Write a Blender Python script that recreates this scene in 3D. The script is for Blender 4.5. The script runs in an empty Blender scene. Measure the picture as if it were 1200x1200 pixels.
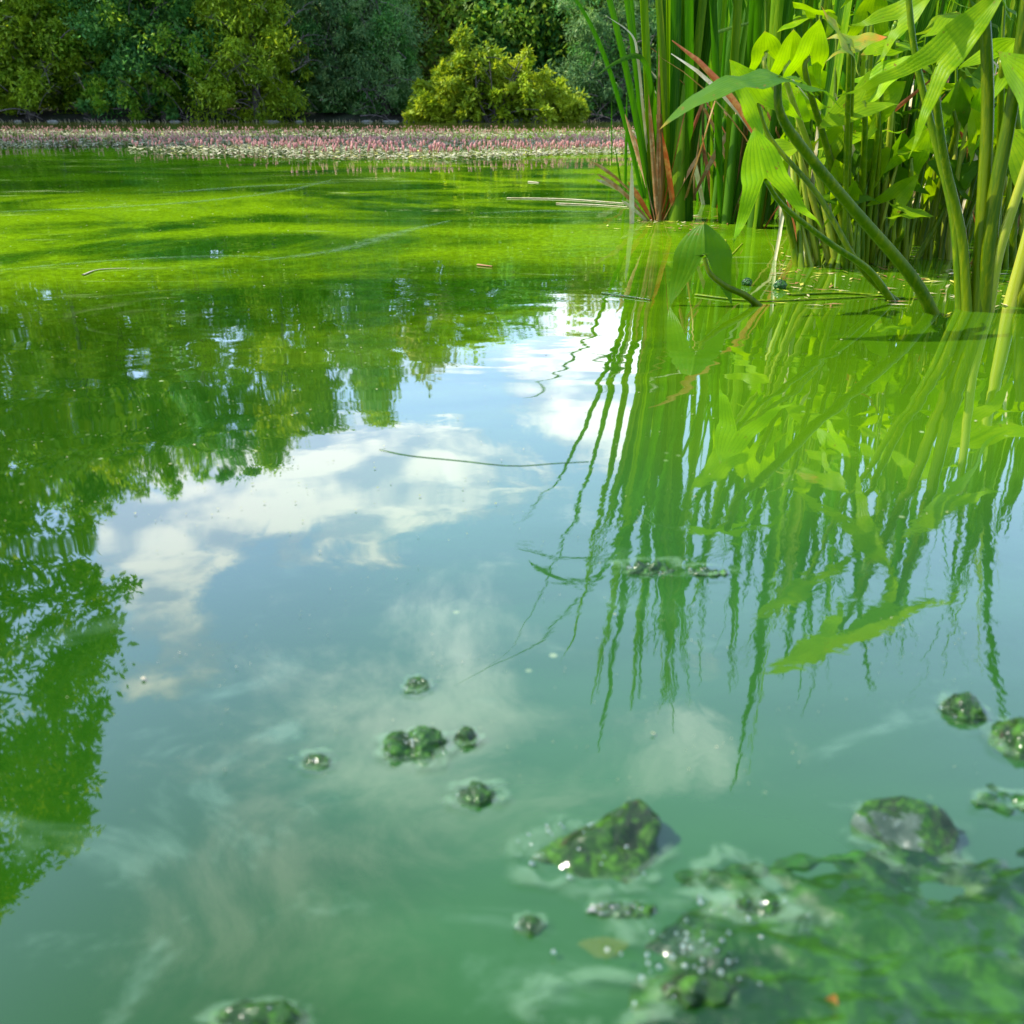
import bpy, bmesh, math, random
import numpy as np
from mathutils import Vector, Matrix, noise

R = math.radians
SC = bpy.context.scene
COL = SC.collection

# ---------------------------------------------------------------- camera
H = 0.30
FPX = 1039.0
PITCH = R(24.16)
CP, SP = math.cos(PITCH), math.sin(PITCH)
cam = bpy.data.cameras.new("camera")
co = bpy.data.objects.new("camera", cam)
COL.objects.link(co)
SC.camera = co
co.location = (0, 0, H)
co.rotation_euler = (math.pi / 2 - PITCH, 0, 0)
cam.sensor_width = 36
cam.lens = 36 * FPX / 1200
cam.clip_start = 0.01
cam.clip_end = 2000
cam.dof.use_dof = True
cam.dof.focus_distance = 2.0
cam.dof.aperture_fstop = 10.5

# ---------------------------------------------------------------- light
SUN_AZ, SUN_EL = R(-84), R(47)          # azimuth from +Y, positive to the right
sd = Vector((math.sin(SUN_AZ) * math.cos(SUN_EL), math.cos(SUN_AZ) * math.cos(SUN_EL), math.sin(SUN_EL)))
sl = bpy.data.lights.new("sun", 'SUN')
sl.energy = 5.0
sl.angle = R(0.5)
sl.color = (1.0, 0.94, 0.82)
so = bpy.data.objects.new("sun", sl)
COL.objects.link(so)
so.rotation_euler = (-sd).to_track_quat('-Z', 'Y').to_euler()

SC.view_settings.view_transform = 'Standard'
SC.view_settings.look = 'None'
SC.view_settings.exposure = 0.88
SC.view_settings.gamma = 1
SC.view_settings.use_curve_mapping = False
SC.render.engine = 'CYCLES'
SC.cycles.use_denoising = True
SC.cycles.max_bounces = 8
SC.cycles.transparent_max_bounces = 8
SC.cycles.sample_clamp_indirect = 6
SC.cycles.caustics_reflective = False
SC.cycles.caustics_refractive = False


class NT:
    """small helper to write node trees"""
    def __init__(s, tree):
        s.t = tree
        s.n = tree.nodes
        s.l = tree.links

    def put(s, sock, v):
        if isinstance(v, bpy.types.NodeSocket):
            s.l.new(v, sock)
        elif v is not None:
            sock.default_value = v

    def math(s, op, a, b=None, c=None, clamp=False):
        n = s.n.new('ShaderNodeMath')
        n.operation = op
        n.use_clamp = clamp
        for i, v in enumerate((a, b, c)):
            if v is not None:
                s.put(n.inputs[i], v)
        return n.outputs[0]

    def vmath(s, op, a, b=None):
        n = s.n.new('ShaderNodeVectorMath')
        n.operation = op
        s.put(n.inputs[0], a)
        if b is not None:
            s.put(n.inputs[1], b)
        return n.outputs[0]

    def noise(s, vec, scale, detail=4, rough=0.55, dist=0.0, out='Fac'):
        n = s.n.new('ShaderNodeTexNoise')
        s.put(n.inputs['Vector'], vec)
        n.inputs['Scale'].default_value = scale
        n.inputs['Detail'].default_value = detail
        n.inputs['Roughness'].default_value = rough
        n.inputs['Distortion'].default_value = dist
        return n.outputs[out]

    def map(s, v, a, b, c=0.0, d=1.0, smooth=True):
        n = s.n.new('ShaderNodeMapRange')
        if smooth:
            n.interpolation_type = 'SMOOTHSTEP'
        s.put(n.inputs[0], v)
        for i, x in enumerate((a, b, c, d)):
            s.put(n.inputs[i + 1], x)
        return n.outputs[0]

    def mix(s, f, a, b):
        n = s.n.new('ShaderNodeMix')
        n.data_type = 'RGBA'
        s.put(n.inputs[0], f)
        for i, v in ((6, a), (7, b)):
            if not isinstance(v, bpy.types.NodeSocket):
                v = (*v[:3], 1.0)
            s.put(n.inputs[i], v)
        return n.outputs[2]

    def new(s, typ, **kw):
        n = s.n.new(typ)
        for k, v in kw.items():
            s.put(n.inputs[k.replace('_', ' ')], v)
        return n

    def scale(s, vec, xyz):
        return s.vmath('MULTIPLY', vec, xyz)


world = bpy.data.worlds.new("World")
SC.world = world
world.use_nodes = True
w = NT(world.node_tree)
w.n.clear()
sky = w.n.new('ShaderNodeTexSky')
sky.sky_type = 'NISHITA'
sky.sun_disc = False
sky.sun_elevation = SUN_EL
sky.sun_rotation = SUN_AZ
sky.air_density = 1.0
sky.dust_density = 0.6
sky.ozone_density = 2.0
geo = w.n.new('ShaderNodeTexCoord').outputs['Generated']
sep = w.n.new('ShaderNodeSeparateXYZ')
w.l.new(geo, sep.inputs[0])
az = w.math('ARCTAN2', sep.outputs[0], sep.outputs[1])
el = w.math('ARCSINE', sep.outputs[2])


def blob(a0, e0, ra, re, k=1.0):
    u = w.math('DIVIDE', w.math('SUBTRACT', az, R(a0)), R(ra))
    v = w.math('DIVIDE', w.math('SUBTRACT', el, R(e0)), R(re))
    q = w.math('ADD', w.math('MULTIPLY', u, u), w.math('MULTIPLY', v, v))
    return w.math('MULTIPLY', w.math('EXPONENT', w.math('MULTIPLY', q, -1.0)), k)


gsum = None
for b in ((-12, 21.4, 17, 5.0, 1.22), (5.0, 15.0, 6.0, 7.0, 1.2), (-25, 27, 6.5, 7, 1.0), (-9, 14, 16, 4, .6),
          (56, 24, 12, 5, .9), (75, 30, 16, 7, .9), (120, 22, 20, 6, .9), (-60, 20, 14, 5, .9), (-110, 30, 22, 8, .8),
          (170, 35, 22, 8, .9), (16, 33, 9, 3.5, .42)):
    g = blob(*b)
    gsum = g if gsum is None else w.math('MAXIMUM', gsum, g)
nz = w.noise(w.scale(geo, (1, 1, 1.9)), 8.5, 9, 0.64, 0.35)
dens = w.map(w.math('ADD', w.math('MULTIPLY', gsum, 0.55), nz), 0.77, 0.93)
# thin high veil
veil_m = w.math('MAXIMUM', w.math('MAXIMUM', blob(-9, 38, 12, 6, 1.0), blob(-20, 46, 10, 9, 1.0)), w.math('MAXIMUM', blob(-27, 54, 14, 8, .8), blob(14, 39, 11, 4, .8)))
nz2 = w.noise(w.scale(geo, (1.0, 1.0, 1.6)), 5.2, 8, 0.66, 0.35)
veil = w.math('MULTIPLY', w.map(w.math('ADD', w.math('MULTIPLY', veil_m, 0.30), nz2), 0.58, 0.90), 0.66)
body = w.noise(w.scale(geo, (1, 1, 2.5)), 11, 5, 0.5)
ccol = w.mix(w.map(body, 0.40, 0.60), (3.9, 4.7, 6.8), (8.4, 8.5, 8.8))
c1 = w.mix(w.math('MULTIPLY', dens, 0.95), sky.outputs[0], ccol)
c0 = w.mix(w.math('MULTIPLY', w.math('SUBTRACT', 1.0, dens), 0.30), c1, (6.0, 8.2, 13.0))
c2 = w.mix(veil, c0, (11.4, 12.2, 12.6))
bg = w.new('ShaderNodeBackground', Color=c2, Strength=0.15)
out = w.n.new('ShaderNodeOutputWorld')
w.l.new(bg.outputs[0], out.inputs[0])


# ---------------------------------------------------------------- geometry of the view -> places in the world
def P(px, py, d):
    """the point at depth d (metres along +Y) seen at a spot of the photograph"""
    v = (600 - py) / FPX
    k = CP + SP * v
    return Vector(((px - 600) / FPX / k * d, d, H + d * (CP * v - SP) / k))


def W(px, py, z=0.0):
    v = (600 - py) / FPX
    k = CP + SP * v
    s = (CP * v - SP) / k
    d = (z - H) / s
    p = P(px, py, d)
    return Vector((p.x, p.y, z))


# ---------------------------------------------------------------- object helpers
def link(o, parent=None):
    COL.objects.link(o)
    if parent is not None:
        o.parent = parent
    return o


def tag(o, label=None, cat=None, group=None, kind=None):
    if label: o['label'] = label
    if cat: o['category'] = cat
    if group: o['group'] = group
    if kind: o['kind'] = kind
    return o


def empty(name, loc, label, cat, group=None):
    o = bpy.data.objects.new(name, None)
    o.empty_display_size = 0.1
    o.location = loc
    link(o)
    return tag(o, label, cat, group)


def mesh_np(name, V, F, mats, fm=None, smooth=False, uv=None):
    """V (n,3), F (m,k) all faces the same size k"""
    V = np.asarray(V, dtype=np.float32)
    F = np.asarray(F, dtype=np.int32)
    me = bpy.data.meshes.new(name)
    me.vertices.add(len(V))
    me.vertices.foreach_set('co', V.ravel())
    k = F.shape[1]
    me.loops.add(F.size)
    me.loops.foreach_set('vertex_index', F.ravel())
    me.polygons.add(len(F))
    me.polygons.foreach_set('loop_start', np.arange(0, F.size, k, dtype=np.int32))
    me.polygons.foreach_set('loop_total', np.full(len(F), k, dtype=np.int32))
    if fm is not None:
        me.polygons.foreach_set('material_index', np.asarray(fm, dtype=np.int32))
    if smooth:
        me.polygons.foreach_set('use_smooth', np.ones(len(F), dtype=bool))
    if uv is not None:
        l = me.uv_layers.new(name='UVMap')
        l.data.foreach_set('uv', np.asarray(uv, dtype=np.float32)[F.ravel()].ravel())
    for m in mats:
        me.materials.append(m)
    me.update(calc_edges=True)
    return me


def ob(name, me, parent=None, loc=(0, 0, 0)):
    o = bpy.data.objects.new(name, me)
    o.location = loc
    return link(o, parent)


def join(parts):
    """parts: list of (V,F) arrays -> merged"""
    Vs, Fs, n = [], [], 0
    for V, F in parts:
        Vs.append(V)
        Fs.append(F + n)
        n += len(V)
    return np.concatenate(Vs), np.concatenate(Fs)


def smooth_path(pts, n):
    pts = [Vector(p) for p in pts]
    if len(pts) == 2:
        return [pts[0].lerp(pts[1], i / n) for i in range(n + 1)]
    q = [pts[0] * 2 - pts[1]] + pts + [pts[-1] * 2 - pts[-2]]
    res = []
    segs = len(pts) - 1
    for i in range(n + 1):
        t = i / n * segs
        k = min(int(t), segs - 1)
        u = t - k
        a, b, c, d = q[k:k + 4]
        res.append(0.5 * ((2 * b) + (c - a) * u + (2 * a - 5 * b + 4 * c - d) * u * u + (3 * b - a - 3 * c + d) * u ** 3))
    return res


def tube(pts, r0, r1, n=10, sides=7, ridge=0.0, rfun=None):
    path = smooth_path(pts, n)
    V, F = [], []
    ref = Vector((0.13, 0.97, 0.21)).normalized()
    for i, p in enumerate(path):
        a = path[max(0, i - 1)]
        b = path[min(n, i + 1)]
        t = (b - a).normalized()
        s = t.cross(ref)
        if s.length < 1e-3:
            s = t.cross(Vector((1, 0, 0)))
        s.normalize()
        u = s.cross(t)
        r = r0 + (r1 - r0) * i / n
        if rfun: r = rfun(i / n)
        for k in range(sides):
            an = 2 * math.pi * k / sides
            rr = r * (1 + ridge * math.cos(3 * an))
            V.append(p + s * (math.cos(an) * rr) + u * (math.sin(an) * rr))
    for i in range(n):
        for k in range(sides):
            a = i * sides + k
            b = i * sides + (k + 1) % sides
            F.append((a, b, b + sides, a + sides))
    return np.array([tuple(v) for v in V]), np.array(F)


def blade(base, d0, length, width, curve=None, twist=0.0, n=12, fold=0.25, side=None, droop=0.0, tip=0.26, kink=None):
    """a strap leaf. d0 start direction, bends towards `curve` vector"""
    p = Vector(base)
    d = Vector(d0).normalized()
    s0 = Vector(side) if side is not None else d.cross(Vector((0, 0, 1)))
    if s0.length < 1e-3: s0 = Vector((1, 0, 0))
    s0.normalize()
    V, F, UV = [], [], []
    st = length / n
    for i in range(n + 1):
        t = i / n
        s = (s0 - d * s0.dot(d)).normalized()
        nn = d.cross(s)
        a = twist * t
        sx = s * math.cos(a) + nn * math.sin(a)
        nx = d.cross(sx)
        wd = width * (0.75 + 0.25 * min(1, t * 5)) * (1 if t < 1 - tip else max(0.02, ((1 - t) / tip)) ** 0.55)
        V += [p - sx * wd * .5, p - sx * wd * .22 + nx * wd * fold * .4, p + nx * wd * fold * .55 , p + sx * wd * .22 + nx * wd * fold * .4, p + sx * wd * .5]
        UV += [(0, t), (.25, t), (.5, t), (.75, t), (1, t)]
        if curve is not None:
            d = (d + Vector(curve) * (st * (0.3 + 1.7 * t))).normalized()
        if droop:
            d = (d + Vector((0, 0, -1)) * (droop * st * t * t * 3)).normalized()
        if kink and abs(t - kink[0]) < 0.5 / n:
            d = (d + Vector(kink[1])).normalized()
        p = p + d * st
    for i in range(n):
        for k in range(4):
            a = i * 5 + k
            F.append((a, a + 1, a + 6, a + 5))
    return np.array([tuple(v) for v in V]), np.array(F), np.array(UV)


# ---------------------------------------------------------------- materials
def new_mat(name):
    m = bpy.data.materials.new(name)
    m.use_nodes = True
    t = NT(m.node_tree)
    t.n.clear()
    return m, t, t.n.new('ShaderNodeOutputMaterial')


VA_MARK = (9, .55, (.045, .17, .003), .50, .0004)


def leafmat(name, c1, c2, c3=None, scale=2.0, transl=0.35, tcol=None, rough=0.45, spec=0.5, fine=18, veins=None, rnd=0.0, edge=None, stretch=1.0):
    """foliage: colour varies in soft patches, part of the light passes through"""
    m, t, o = new_mat(name)
    tc = t.n.new('ShaderNodeTexCoord')
    oi = t.n.new('ShaderNodeObjectInfo')
    vec = t.vmath('ADD', tc.outputs['Object'], t.vmath('MULTIPLY', oi.outputs['Random'], (37., 21., 5.)))
    vec = t.scale(vec, (1, 1, stretch))
    n1 = t.noise(vec, scale, 3)
    n2 = t.noise(vec, fine, 4, 0.7)
    f = t.map(n1, 0.35, 0.65)
    col = t.mix(f, c1, c2)
    col = t.mix(t.map(n2, 0.42, 0.72), col, c3 if c3 else [x * 1.5 for x in c2])
    if veins is VA_MARK:
        sn = t.noise(vec, 90, 3, .6)
        col = t.mix(t.map(sn, .66, .70), col, (.20, .11, .015))
    if rnd:
        h = t.n.new('ShaderNodeHueSaturation')
        t.put(h.inputs['Value'], t.math('ADD', 1 - rnd, t.math('MULTIPLY', oi.outputs['Random'], 2 * rnd)))
        t.put(h.inputs['Hue'], t.math('ADD', 0.5 - rnd * .06, t.math('MULTIPLY', oi.outputs['Random'], rnd * .12)))
        t.put(h.inputs['Color'], col)
        col = h.outputs[0]
    bumpn = None
    if veins or edge:
        sp = t.n.new('ShaderNodeSeparateXYZ')
        t.l.new(tc.outputs['UV'], sp.inputs[0])
        if edge:
            e = t.map(t.math('ADD', sp.outputs[1], t.math('MULTIPLY', n1, 0.25)), edge[1], edge[2])
            col = t.mix(e, col, edge[0])
        if veins:
            wv = t.math('ABSOLUTE', t.math('SINE', t.math('MULTIPLY', sp.outputs[0], veins[0] * math.pi)))
            vn = t.map(wv, 0.0, veins[1], 1.0, 0.0)
            col = t.mix(t.math('MULTIPLY', vn, veins[3]), col, veins[2])
            bm = t.new('ShaderNodeBump', Height=wv, Distance=veins[4], Strength=0.6)
            bumpn = bm.outputs[0]
    pb = t.new('ShaderNodeBsdfPrincipled', Base_Color=col, Roughness=rough)
    pb.inputs['Specular IOR Level'].default_value = spec
    if bumpn: t.l.new(bumpn, pb.inputs['Normal'])
    if transl > 0:
        tcv = t.mix(1.0, (0, 0, 0), col) if tcol is None else t.mix(0.5, col, tcol)
        tr = t.new('ShaderNodeBsdfTranslucent', Color=tcv)
        mx = t.new('ShaderNodeMixShader', Fac=transl)
        t.l.new(pb.outputs[0], mx.inputs[1])
        t.l.new(tr.outputs[0], mx.inputs[2])
        t.l.new(mx.outputs[0], o.inputs[0])
    else:
        t.l.new(pb.outputs[0], o.inputs[0])
    return m


def barkmat(name, c1, c2, scale=6, rough=0.85):
    m, t, o = new_mat(name)
    tc = t.n.new('ShaderNodeTexCoord').outputs['Object']
    n1 = t.noise(t.scale(tc, (1, 1, .3)), scale, 6, 0.65)
    col = t.mix(t.map(n1, 0.35, 0.65), c1, c2)
    b = t.new('ShaderNodeBump', Height=n1, Distance=0.02, Strength=0.5)
    pb = t.new('ShaderNodeBsdfPrincipled', Base_Color=col, Roughness=rough, Normal=b.outputs[0])
    t.l.new(pb.outputs[0], o.inputs[0])
    return m


M = {}
M['bark'] = barkmat('bark', (.045, .035, .025), (.12, .10, .08))
M['bare'] = barkmat('grey_twigs', (.07, .055, .045), (.17, .14, .12))
M['olive'] = leafmat('olive_foliage', (0.1214, 0.2464, 0.0120), (0.2698, 0.4347, 0.0180), (0.5396, 0.6955, 0.0360), scale=.55, fine=3.2, transl=.45, spec=.25, rough=.5)
M['green'] = leafmat('green_foliage', (0.0905, 0.2464, 0.0173), (0.2035, 0.4269, 0.0216), (0.4975, 0.6569, 0.0432), scale=.55, fine=3.2, transl=.45, spec=.25, rough=.5)
M['teal'] = leafmat('dark_teal_foliage', (0.0393, 0.1662, 0.0310), (0.0865, 0.2824, 0.0497), (0.2360, 0.4653, 0.0745), scale=.55, fine=3.2, transl=.45, spec=.25, rough=.5)
M['blue'] = leafmat('blue_green_willow_foliage', (0.0818, 0.2070, 0.0648), (0.1672, 0.3312, 0.0936), (0.3343, 0.4692, 0.1296), scale=.55, fine=3.2, transl=.45, spec=.25, rough=.5)
M['yellow'] = leafmat('yellow_green_foliage', (0.1534, 0.2843, 0.0100), (0.3068, 0.4465, 0.0120), (0.5215, 0.6901, 0.0300), scale=.55, fine=3.2, tcol=(.4, .4, .01), transl=.45, spec=.25, rough=.5)
M['shrub'] = leafmat('yellow_shrub_foliage', (0.1795, 0.3012, 0.0120), (0.3336, 0.4518, 0.0150), (0.5389, 0.6325, 0.0400), scale=.55, fine=3.2, tcol=(.5, .5, .01), transl=.42, spec=.25, rough=.5)
M['dark'] = leafmat('dark_foliage', (0.0704, 0.1725, 0.0156), (0.1408, 0.2932, 0.0195), (0.3754, 0.4830, 0.0390), scale=.55, fine=3.2, transl=.45, spec=.25, rough=.5)
M['greybrown'] = leafmat('faded_grey_green_foliage', (0.1766, 0.2070, 0.0592), (0.2944, 0.3036, 0.0845), (0.5299, 0.4692, 0.1521), scale=.55, fine=3.2, transl=.45, spec=.25, rough=.5)

VG = (5, .5, (.16, .36, .02), .40, .0004)
M['cat'] = leafmat('cattail_leaf', (0.0153, 0.0730, 0.0018), (0.0344, 0.1179, 0.0018), (0.0765, 0.1685, 0.0036), scale=24, fine=150, stretch=.05, transl=.42, tcol=(.10, .42, .0), spec=.14, rough=.38, veins=VG, rnd=.22)
M['catl'] = leafmat('pale_cattail_leaf', (0.0892, 0.1975, 0.0025), (0.1658, 0.2782, 0.0042), (0.2805, 0.3590, 0.0084), scale=24, fine=150, stretch=.05, transl=.45, tcol=(.25, .55, .0), spec=.14, rough=.38, veins=VG, rnd=.18)
M['dry'] = leafmat('dry_leaf', (.30, .12, .03), (.42, .22, .07), (.55, .38, .18), scale=5, fine=30, transl=.25, rough=.6, veins=(12, .3, (.2, .08, .02), .4, .0005), rnd=.15)
M['red'] = leafmat('rusty_leaf', (.30, .05, .012), (.42, .10, .02), (.5, .25, .06), scale=6, fine=30, transl=.3, rough=.55)
M['straw'] = leafmat('straw', (.45, .36, .17), (.60, .52, .30), (.7, .65, .45), scale=6, fine=30, transl=.15, rough=.55)
VA = VA_MARK
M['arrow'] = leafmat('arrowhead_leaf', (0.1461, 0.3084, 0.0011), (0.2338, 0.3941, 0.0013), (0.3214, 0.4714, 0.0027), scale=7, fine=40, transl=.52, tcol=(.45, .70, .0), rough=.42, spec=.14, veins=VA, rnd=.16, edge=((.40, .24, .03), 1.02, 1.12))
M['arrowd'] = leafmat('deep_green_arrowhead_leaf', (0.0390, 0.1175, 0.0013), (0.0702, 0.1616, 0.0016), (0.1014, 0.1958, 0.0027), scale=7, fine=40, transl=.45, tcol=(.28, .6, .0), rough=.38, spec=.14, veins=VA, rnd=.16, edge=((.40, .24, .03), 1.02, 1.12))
M['arrowy'] = leafmat('yellowing_arrowhead_leaf', (0.1600, 0.2822, 0.0030), (0.2720, 0.3226, 0.0030), (0.4800, 0.2554, 0.0060), scale=9, fine=30, transl=.5, tcol=(.7, .8, .0), rough=.4, veins=VA, edge=((.75, .18, .02), .75, 1.05))
M['stalk'] = leafmat('arrowhead_stalk', (0.0580, 0.1293, 0.0009), (0.1160, 0.1909, 0.0011), (0.2110, 0.2586, 0.0023), scale=24, fine=150, stretch=.05, transl=.18, tcol=(.2, .6, 0), rough=.3, spec=.22, rnd=.15)
M['stalky'] = leafmat('yellow_stalk', (0.2352, 0.3500, 0.0112), (0.3528, 0.4025, 0.0224), (0.4620, 0.4375, 0.0672), scale=24, fine=150, stretch=.05, transl=.2, tcol=(.6, .6, 0), rough=.35)
M['sheath'] = leafmat('brown_sheath', (.10, .12, .01), (.24, .11, .02), (.34, .16, .04), scale=24, fine=150, stretch=.05, transl=.15, rough=.45)
M['pink'] = leafmat('pink_blossom', (0.4950, 0.1350, 0.1360), (0.6300, 0.2700, 0.2210), (0.7200, 0.4500, 0.3570), scale=30, fine=140, transl=.25, rough=.6, rnd=.15)
M['wstem'] = leafmat('smartweed_stem', (.22, .12, .03), (.26, .28, .05), (.4, .3, .1), scale=30, fine=90, transl=0, rough=.5)
M['pad'] = leafmat('pale_floating_leaf', (0.1920, 0.2304, 0.0864), (0.3200, 0.3024, 0.1728), (0.4960, 0.4176, 0.3024), scale=2.5, fine=14, transl=0, rough=.6, spec=.15)  # sky glare on the belt leaves put into the pale base colour
M['pady'] = leafmat('yellow_floating_leaf', (.45, .45, .05), (.60, .55, .06), (.7, .6, .2), scale=5, fine=20, transl=.2, rough=.4)


def algae_mat(name, dark, mid, light, pale, sc=90., bump=.004, pf=(.60, .72), rough=.22):
    m, t, o = new_mat(name)
    tc = t.n.new('ShaderNodeTexCoord').outputs['Object']
    n1 = t.noise(tc, sc * .35, 5, .6, .6)
    n2 = t.noise(tc, sc * 1.6, 7, .7, .4)
    n3 = t.noise(tc, sc * .5, 4, .6, 1.5)
    col = t.mix(t.map(n1, .38, .62), dark, mid)
    col = t.mix(t.map(n2, .45, .70), col, light)
    col = t.mix(t.map(n3, *pf), col, pale)
    hh = t.math('ADD', n2, t.math('MULTIPLY', n1, .8))
    b = t.new('ShaderNodeBump', Height=hh, Distance=bump, Strength=.8)
    pb = t.new('ShaderNodeBsdfPrincipled', Base_Color=col, Roughness=rough, Normal=b.outputs[0])
    pb.inputs['Specular IOR Level'].default_value = .2
    pb.inputs['Coat Weight'].default_value = .6
    pb.inputs['Coat Roughness'].default_value = .13
    pb.inputs['Coat IOR'].default_value = 1.4
    t.l.new(pb.outputs[0], o.inputs[0])
    return m


M['algae'] = algae_mat('wet_algae', (.005, .028, .001), (.014, .080, .002), (.05, .18, .004), (.05, .05, .015))
M['algaerock'] = algae_mat('algae_on_stone', (.004, .020, .001), (.012, .066, .001), (.06, .19, .003), (.035, .022, .008), pf=(.58, .66))
M['mat'] = algae_mat('algae_mat', (.003, .024, .003), (.009, .050, .004), (.030, .11, .006), (.07, .13, .045), sc=34., pf=(.56, .74), bump=.0024)
M['strand'] = algae_mat('algae_strand', (.006, .045, .003), (.012, .085, .003), (.03, .14, .005), (.03, .10, .01), sc=80)


M['palestone'] = algae_mat('pale_face_stone', (.02, .045, .025), (.05, .085, .055), (.13, .18, .14), (.10, .12, .09), sc=60)


def water_mat():
    m, t, o = new_mat('green_pond_water')
    tc = t.n.new('ShaderNodeTexCoord').outputs['Object']
    sp = t.n.new('ShaderNodeSeparateXYZ')
    t.l.new(tc, sp.inputs[0])
    X, Y = sp.outputs[0], sp.outputs[1]
    wob = t.noise(tc, 1.3, 3, .5)
    Yw = t.math('ADD', Y, t.math('MULTIPLY', t.math('SUBTRACT', wob, .5), .5))
    # bloom thickens away from the near shore and under the plants
    near = t.map(Yw, .62, 1.45)
    lg = t.noise(t.scale(tc, (.55, 1.0, 1)), 1.7, 5, .6, .8)
    col_deep = t.mix(t.map(lg, .4, .6), (.014, .064, .011), (.021, .086, .016))
    pat = t.noise(t.scale(tc, (.55, .8, 1)), 1.1, 6, .62, 1.8)
    col_bloom = t.mix(t.map(pat, .38, .60), (.018, .085, .002), (.120, .225, .002))
    col = t.mix(near, col_deep, col_bloom)
    # painted dark lane along the left deepens the mirrored trees; far left darker too
    lane = t.math('MULTIPLY', t.map(t.math('ADD', t.math('DIVIDE', X, t.math('MAXIMUM', Y, .3)), t.math('MULTIPLY', t.math('SUBTRACT', lg, .5), .8)), -.42, -.02, 1.0, 0.0), t.map(Yw, 1.9, 1.3))
    lane2 = t.math('MULTIPLY', t.map(t.math('ADD', X, t.math('MULTIPLY', lg, 2.0)), .9, -.6, 0.0, 1.0), t.map(Yw, 3.3, 4.3))
    col = t.mix(t.math('MULTIPLY', t.math('MAXIMUM', lane, lane2), .88), col, (.008, .046, .001))
    col = t.mix(t.map(Y, 19.0, 24.0), col, (.018, .026, .004))
    gr = t.noise(tc, 55, 6, .75, .3)
    grs = t.math('MULTIPLY', t.map(Yw, .7, 1.6), t.map(gr, .40, .62, -.22, .30))
    hs = t.n.new('ShaderNodeHueSaturation')
    t.put(hs.inputs['Value'], t.math('ADD', 1.0, grs))
    t.put(hs.inputs['Color'], col)
    col = hs.outputs[0]
    # brighter, yellower bloom to the right among the stems
    rt = t.math('MULTIPLY', t.map(t.math('DIVIDE', X, t.math('MAXIMUM', Y, .3)), .05, .30), t.map(Yw, .55, .95))
    col = t.mix(t.math('MULTIPLY', rt, .75), col, (.075, .185, .002))
    # thin milky scum drifting in swirls
    sw = t.noise(t.scale(tc, (1, 1.6, 1)), 5.5, 7, .62, 2.2)
    swm = t.map(sw, .55, .72)
    nearfilm = t.map(Y, .75, .30)
    col = t.mix(t.math('MULTIPLY', swm, t.math('MULTIPLY', nearfilm, .20)), col, (.20, .34, .22))
    # long pale drift lines further out
    ln = t.noise(t.vmath('ADD', t.scale(tc, (.16, 1.1, 1)), (3.1, 0., 0.)), 1.5, 5, .55, 1.6)
    lnr = t.map(t.math('ABSOLUTE', t.math('SUBTRACT', ln, .5)), .0, .010, 1.0, 0.0)
    brk = t.map(t.noise(tc, 2.1, 3), .5, .65)
    col = t.mix(t.math('MULTIPLY', t.math('MULTIPLY', lnr, brk), t.math('MULTIPLY', t.map(Y, 1.0, 2.2), .40)), col, (.50, .58, .25))
    # specks of floating dust
    vor = t.n.new('ShaderNodeTexVoronoi')
    t.put(vor.inputs['Vector'], tc)
    vor.inputs['Scale'].default_value = 34
    spk = t.math('MULTIPLY', t.map(vor.outputs['Distance'], .05, .11, 1.0, 0.0), t.map(t.noise(tc, 3.5, 4), .50, .68))
    col = t.mix(t.math('MULTIPLY', spk, .55), col, (.55, .65, .35))
    # ripples
    r1 = t.noise(t.scale(tc, (.8, 1.2, 1)), 9.0, 2, .5, .3)
    r2 = t.noise(t.scale(tc, (.6, 1.5, 1)), 2.6, 2, .5, .6)
    r3 = t.noise(tc, 42, 3, .55, .5)
    nearr = t.math('MULTIPLY', t.map(Y, .85, .55), t.map(X, -.02, .10))
    calm = t.map(t.noise(tc, 1.1, 2), .38, .62, .25, 1.0)
    patchy = t.map(t.noise(t.scale(tc, (.7, 1, 1)), 2.3, 3, .6, .5), .46, .66, .08, 1.0)
    hgt = t.math('ADD', t.math('MULTIPLY', r1, t.math('MULTIPLY', patchy, .0011)), t.math('ADD', t.math('MULTIPLY', r2, .0016), t.math('MULTIPLY', r3, t.math('ADD', t.math('MULTIPLY', patchy, .00010), t.math('MULTIPLY', nearr, .00016)))))
    b = t.new('ShaderNodeBump', Height=t.math('MULTIPLY', hgt, calm), Distance=1.0, Strength=1.0)
    fr = t.new('ShaderNodeLayerWeight', Blend=0.5, Normal=b.outputs[0])
    fc = t.math('ADD', .008, t.math('MULTIPLY', t.math('POWER', fr.outputs['Facing'], 2.15), .96))
    scum = t.math('SUBTRACT', 1.0, t.math('MULTIPLY', t.map(Yw, 1.1, 2.4), t.map(pat, .36, .62, .18, .55)))
    fac = t.math('MULTIPLY', t.math('MULTIPLY', fc, scum), t.math('SUBTRACT', 1.0, t.math('MULTIPLY', spk, .5)), clamp=True)
    di = t.new('ShaderNodeBsdfDiffuse', Color=col)
    gl = t.new('ShaderNodeBsdfGlossy', Color=(1, 1, 1, 1), Roughness=.02, Normal=b.outputs[0])
    mx = t.new('ShaderNodeMixShader', Fac=fac)
    t.l.new(di.outputs[0], mx.inputs[1])
    t.l.new(gl.outputs[0], mx.inputs[2])
    t.l.new(mx.outputs[0], o.inputs[0])
    return m


M['water'] = water_mat()


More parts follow.
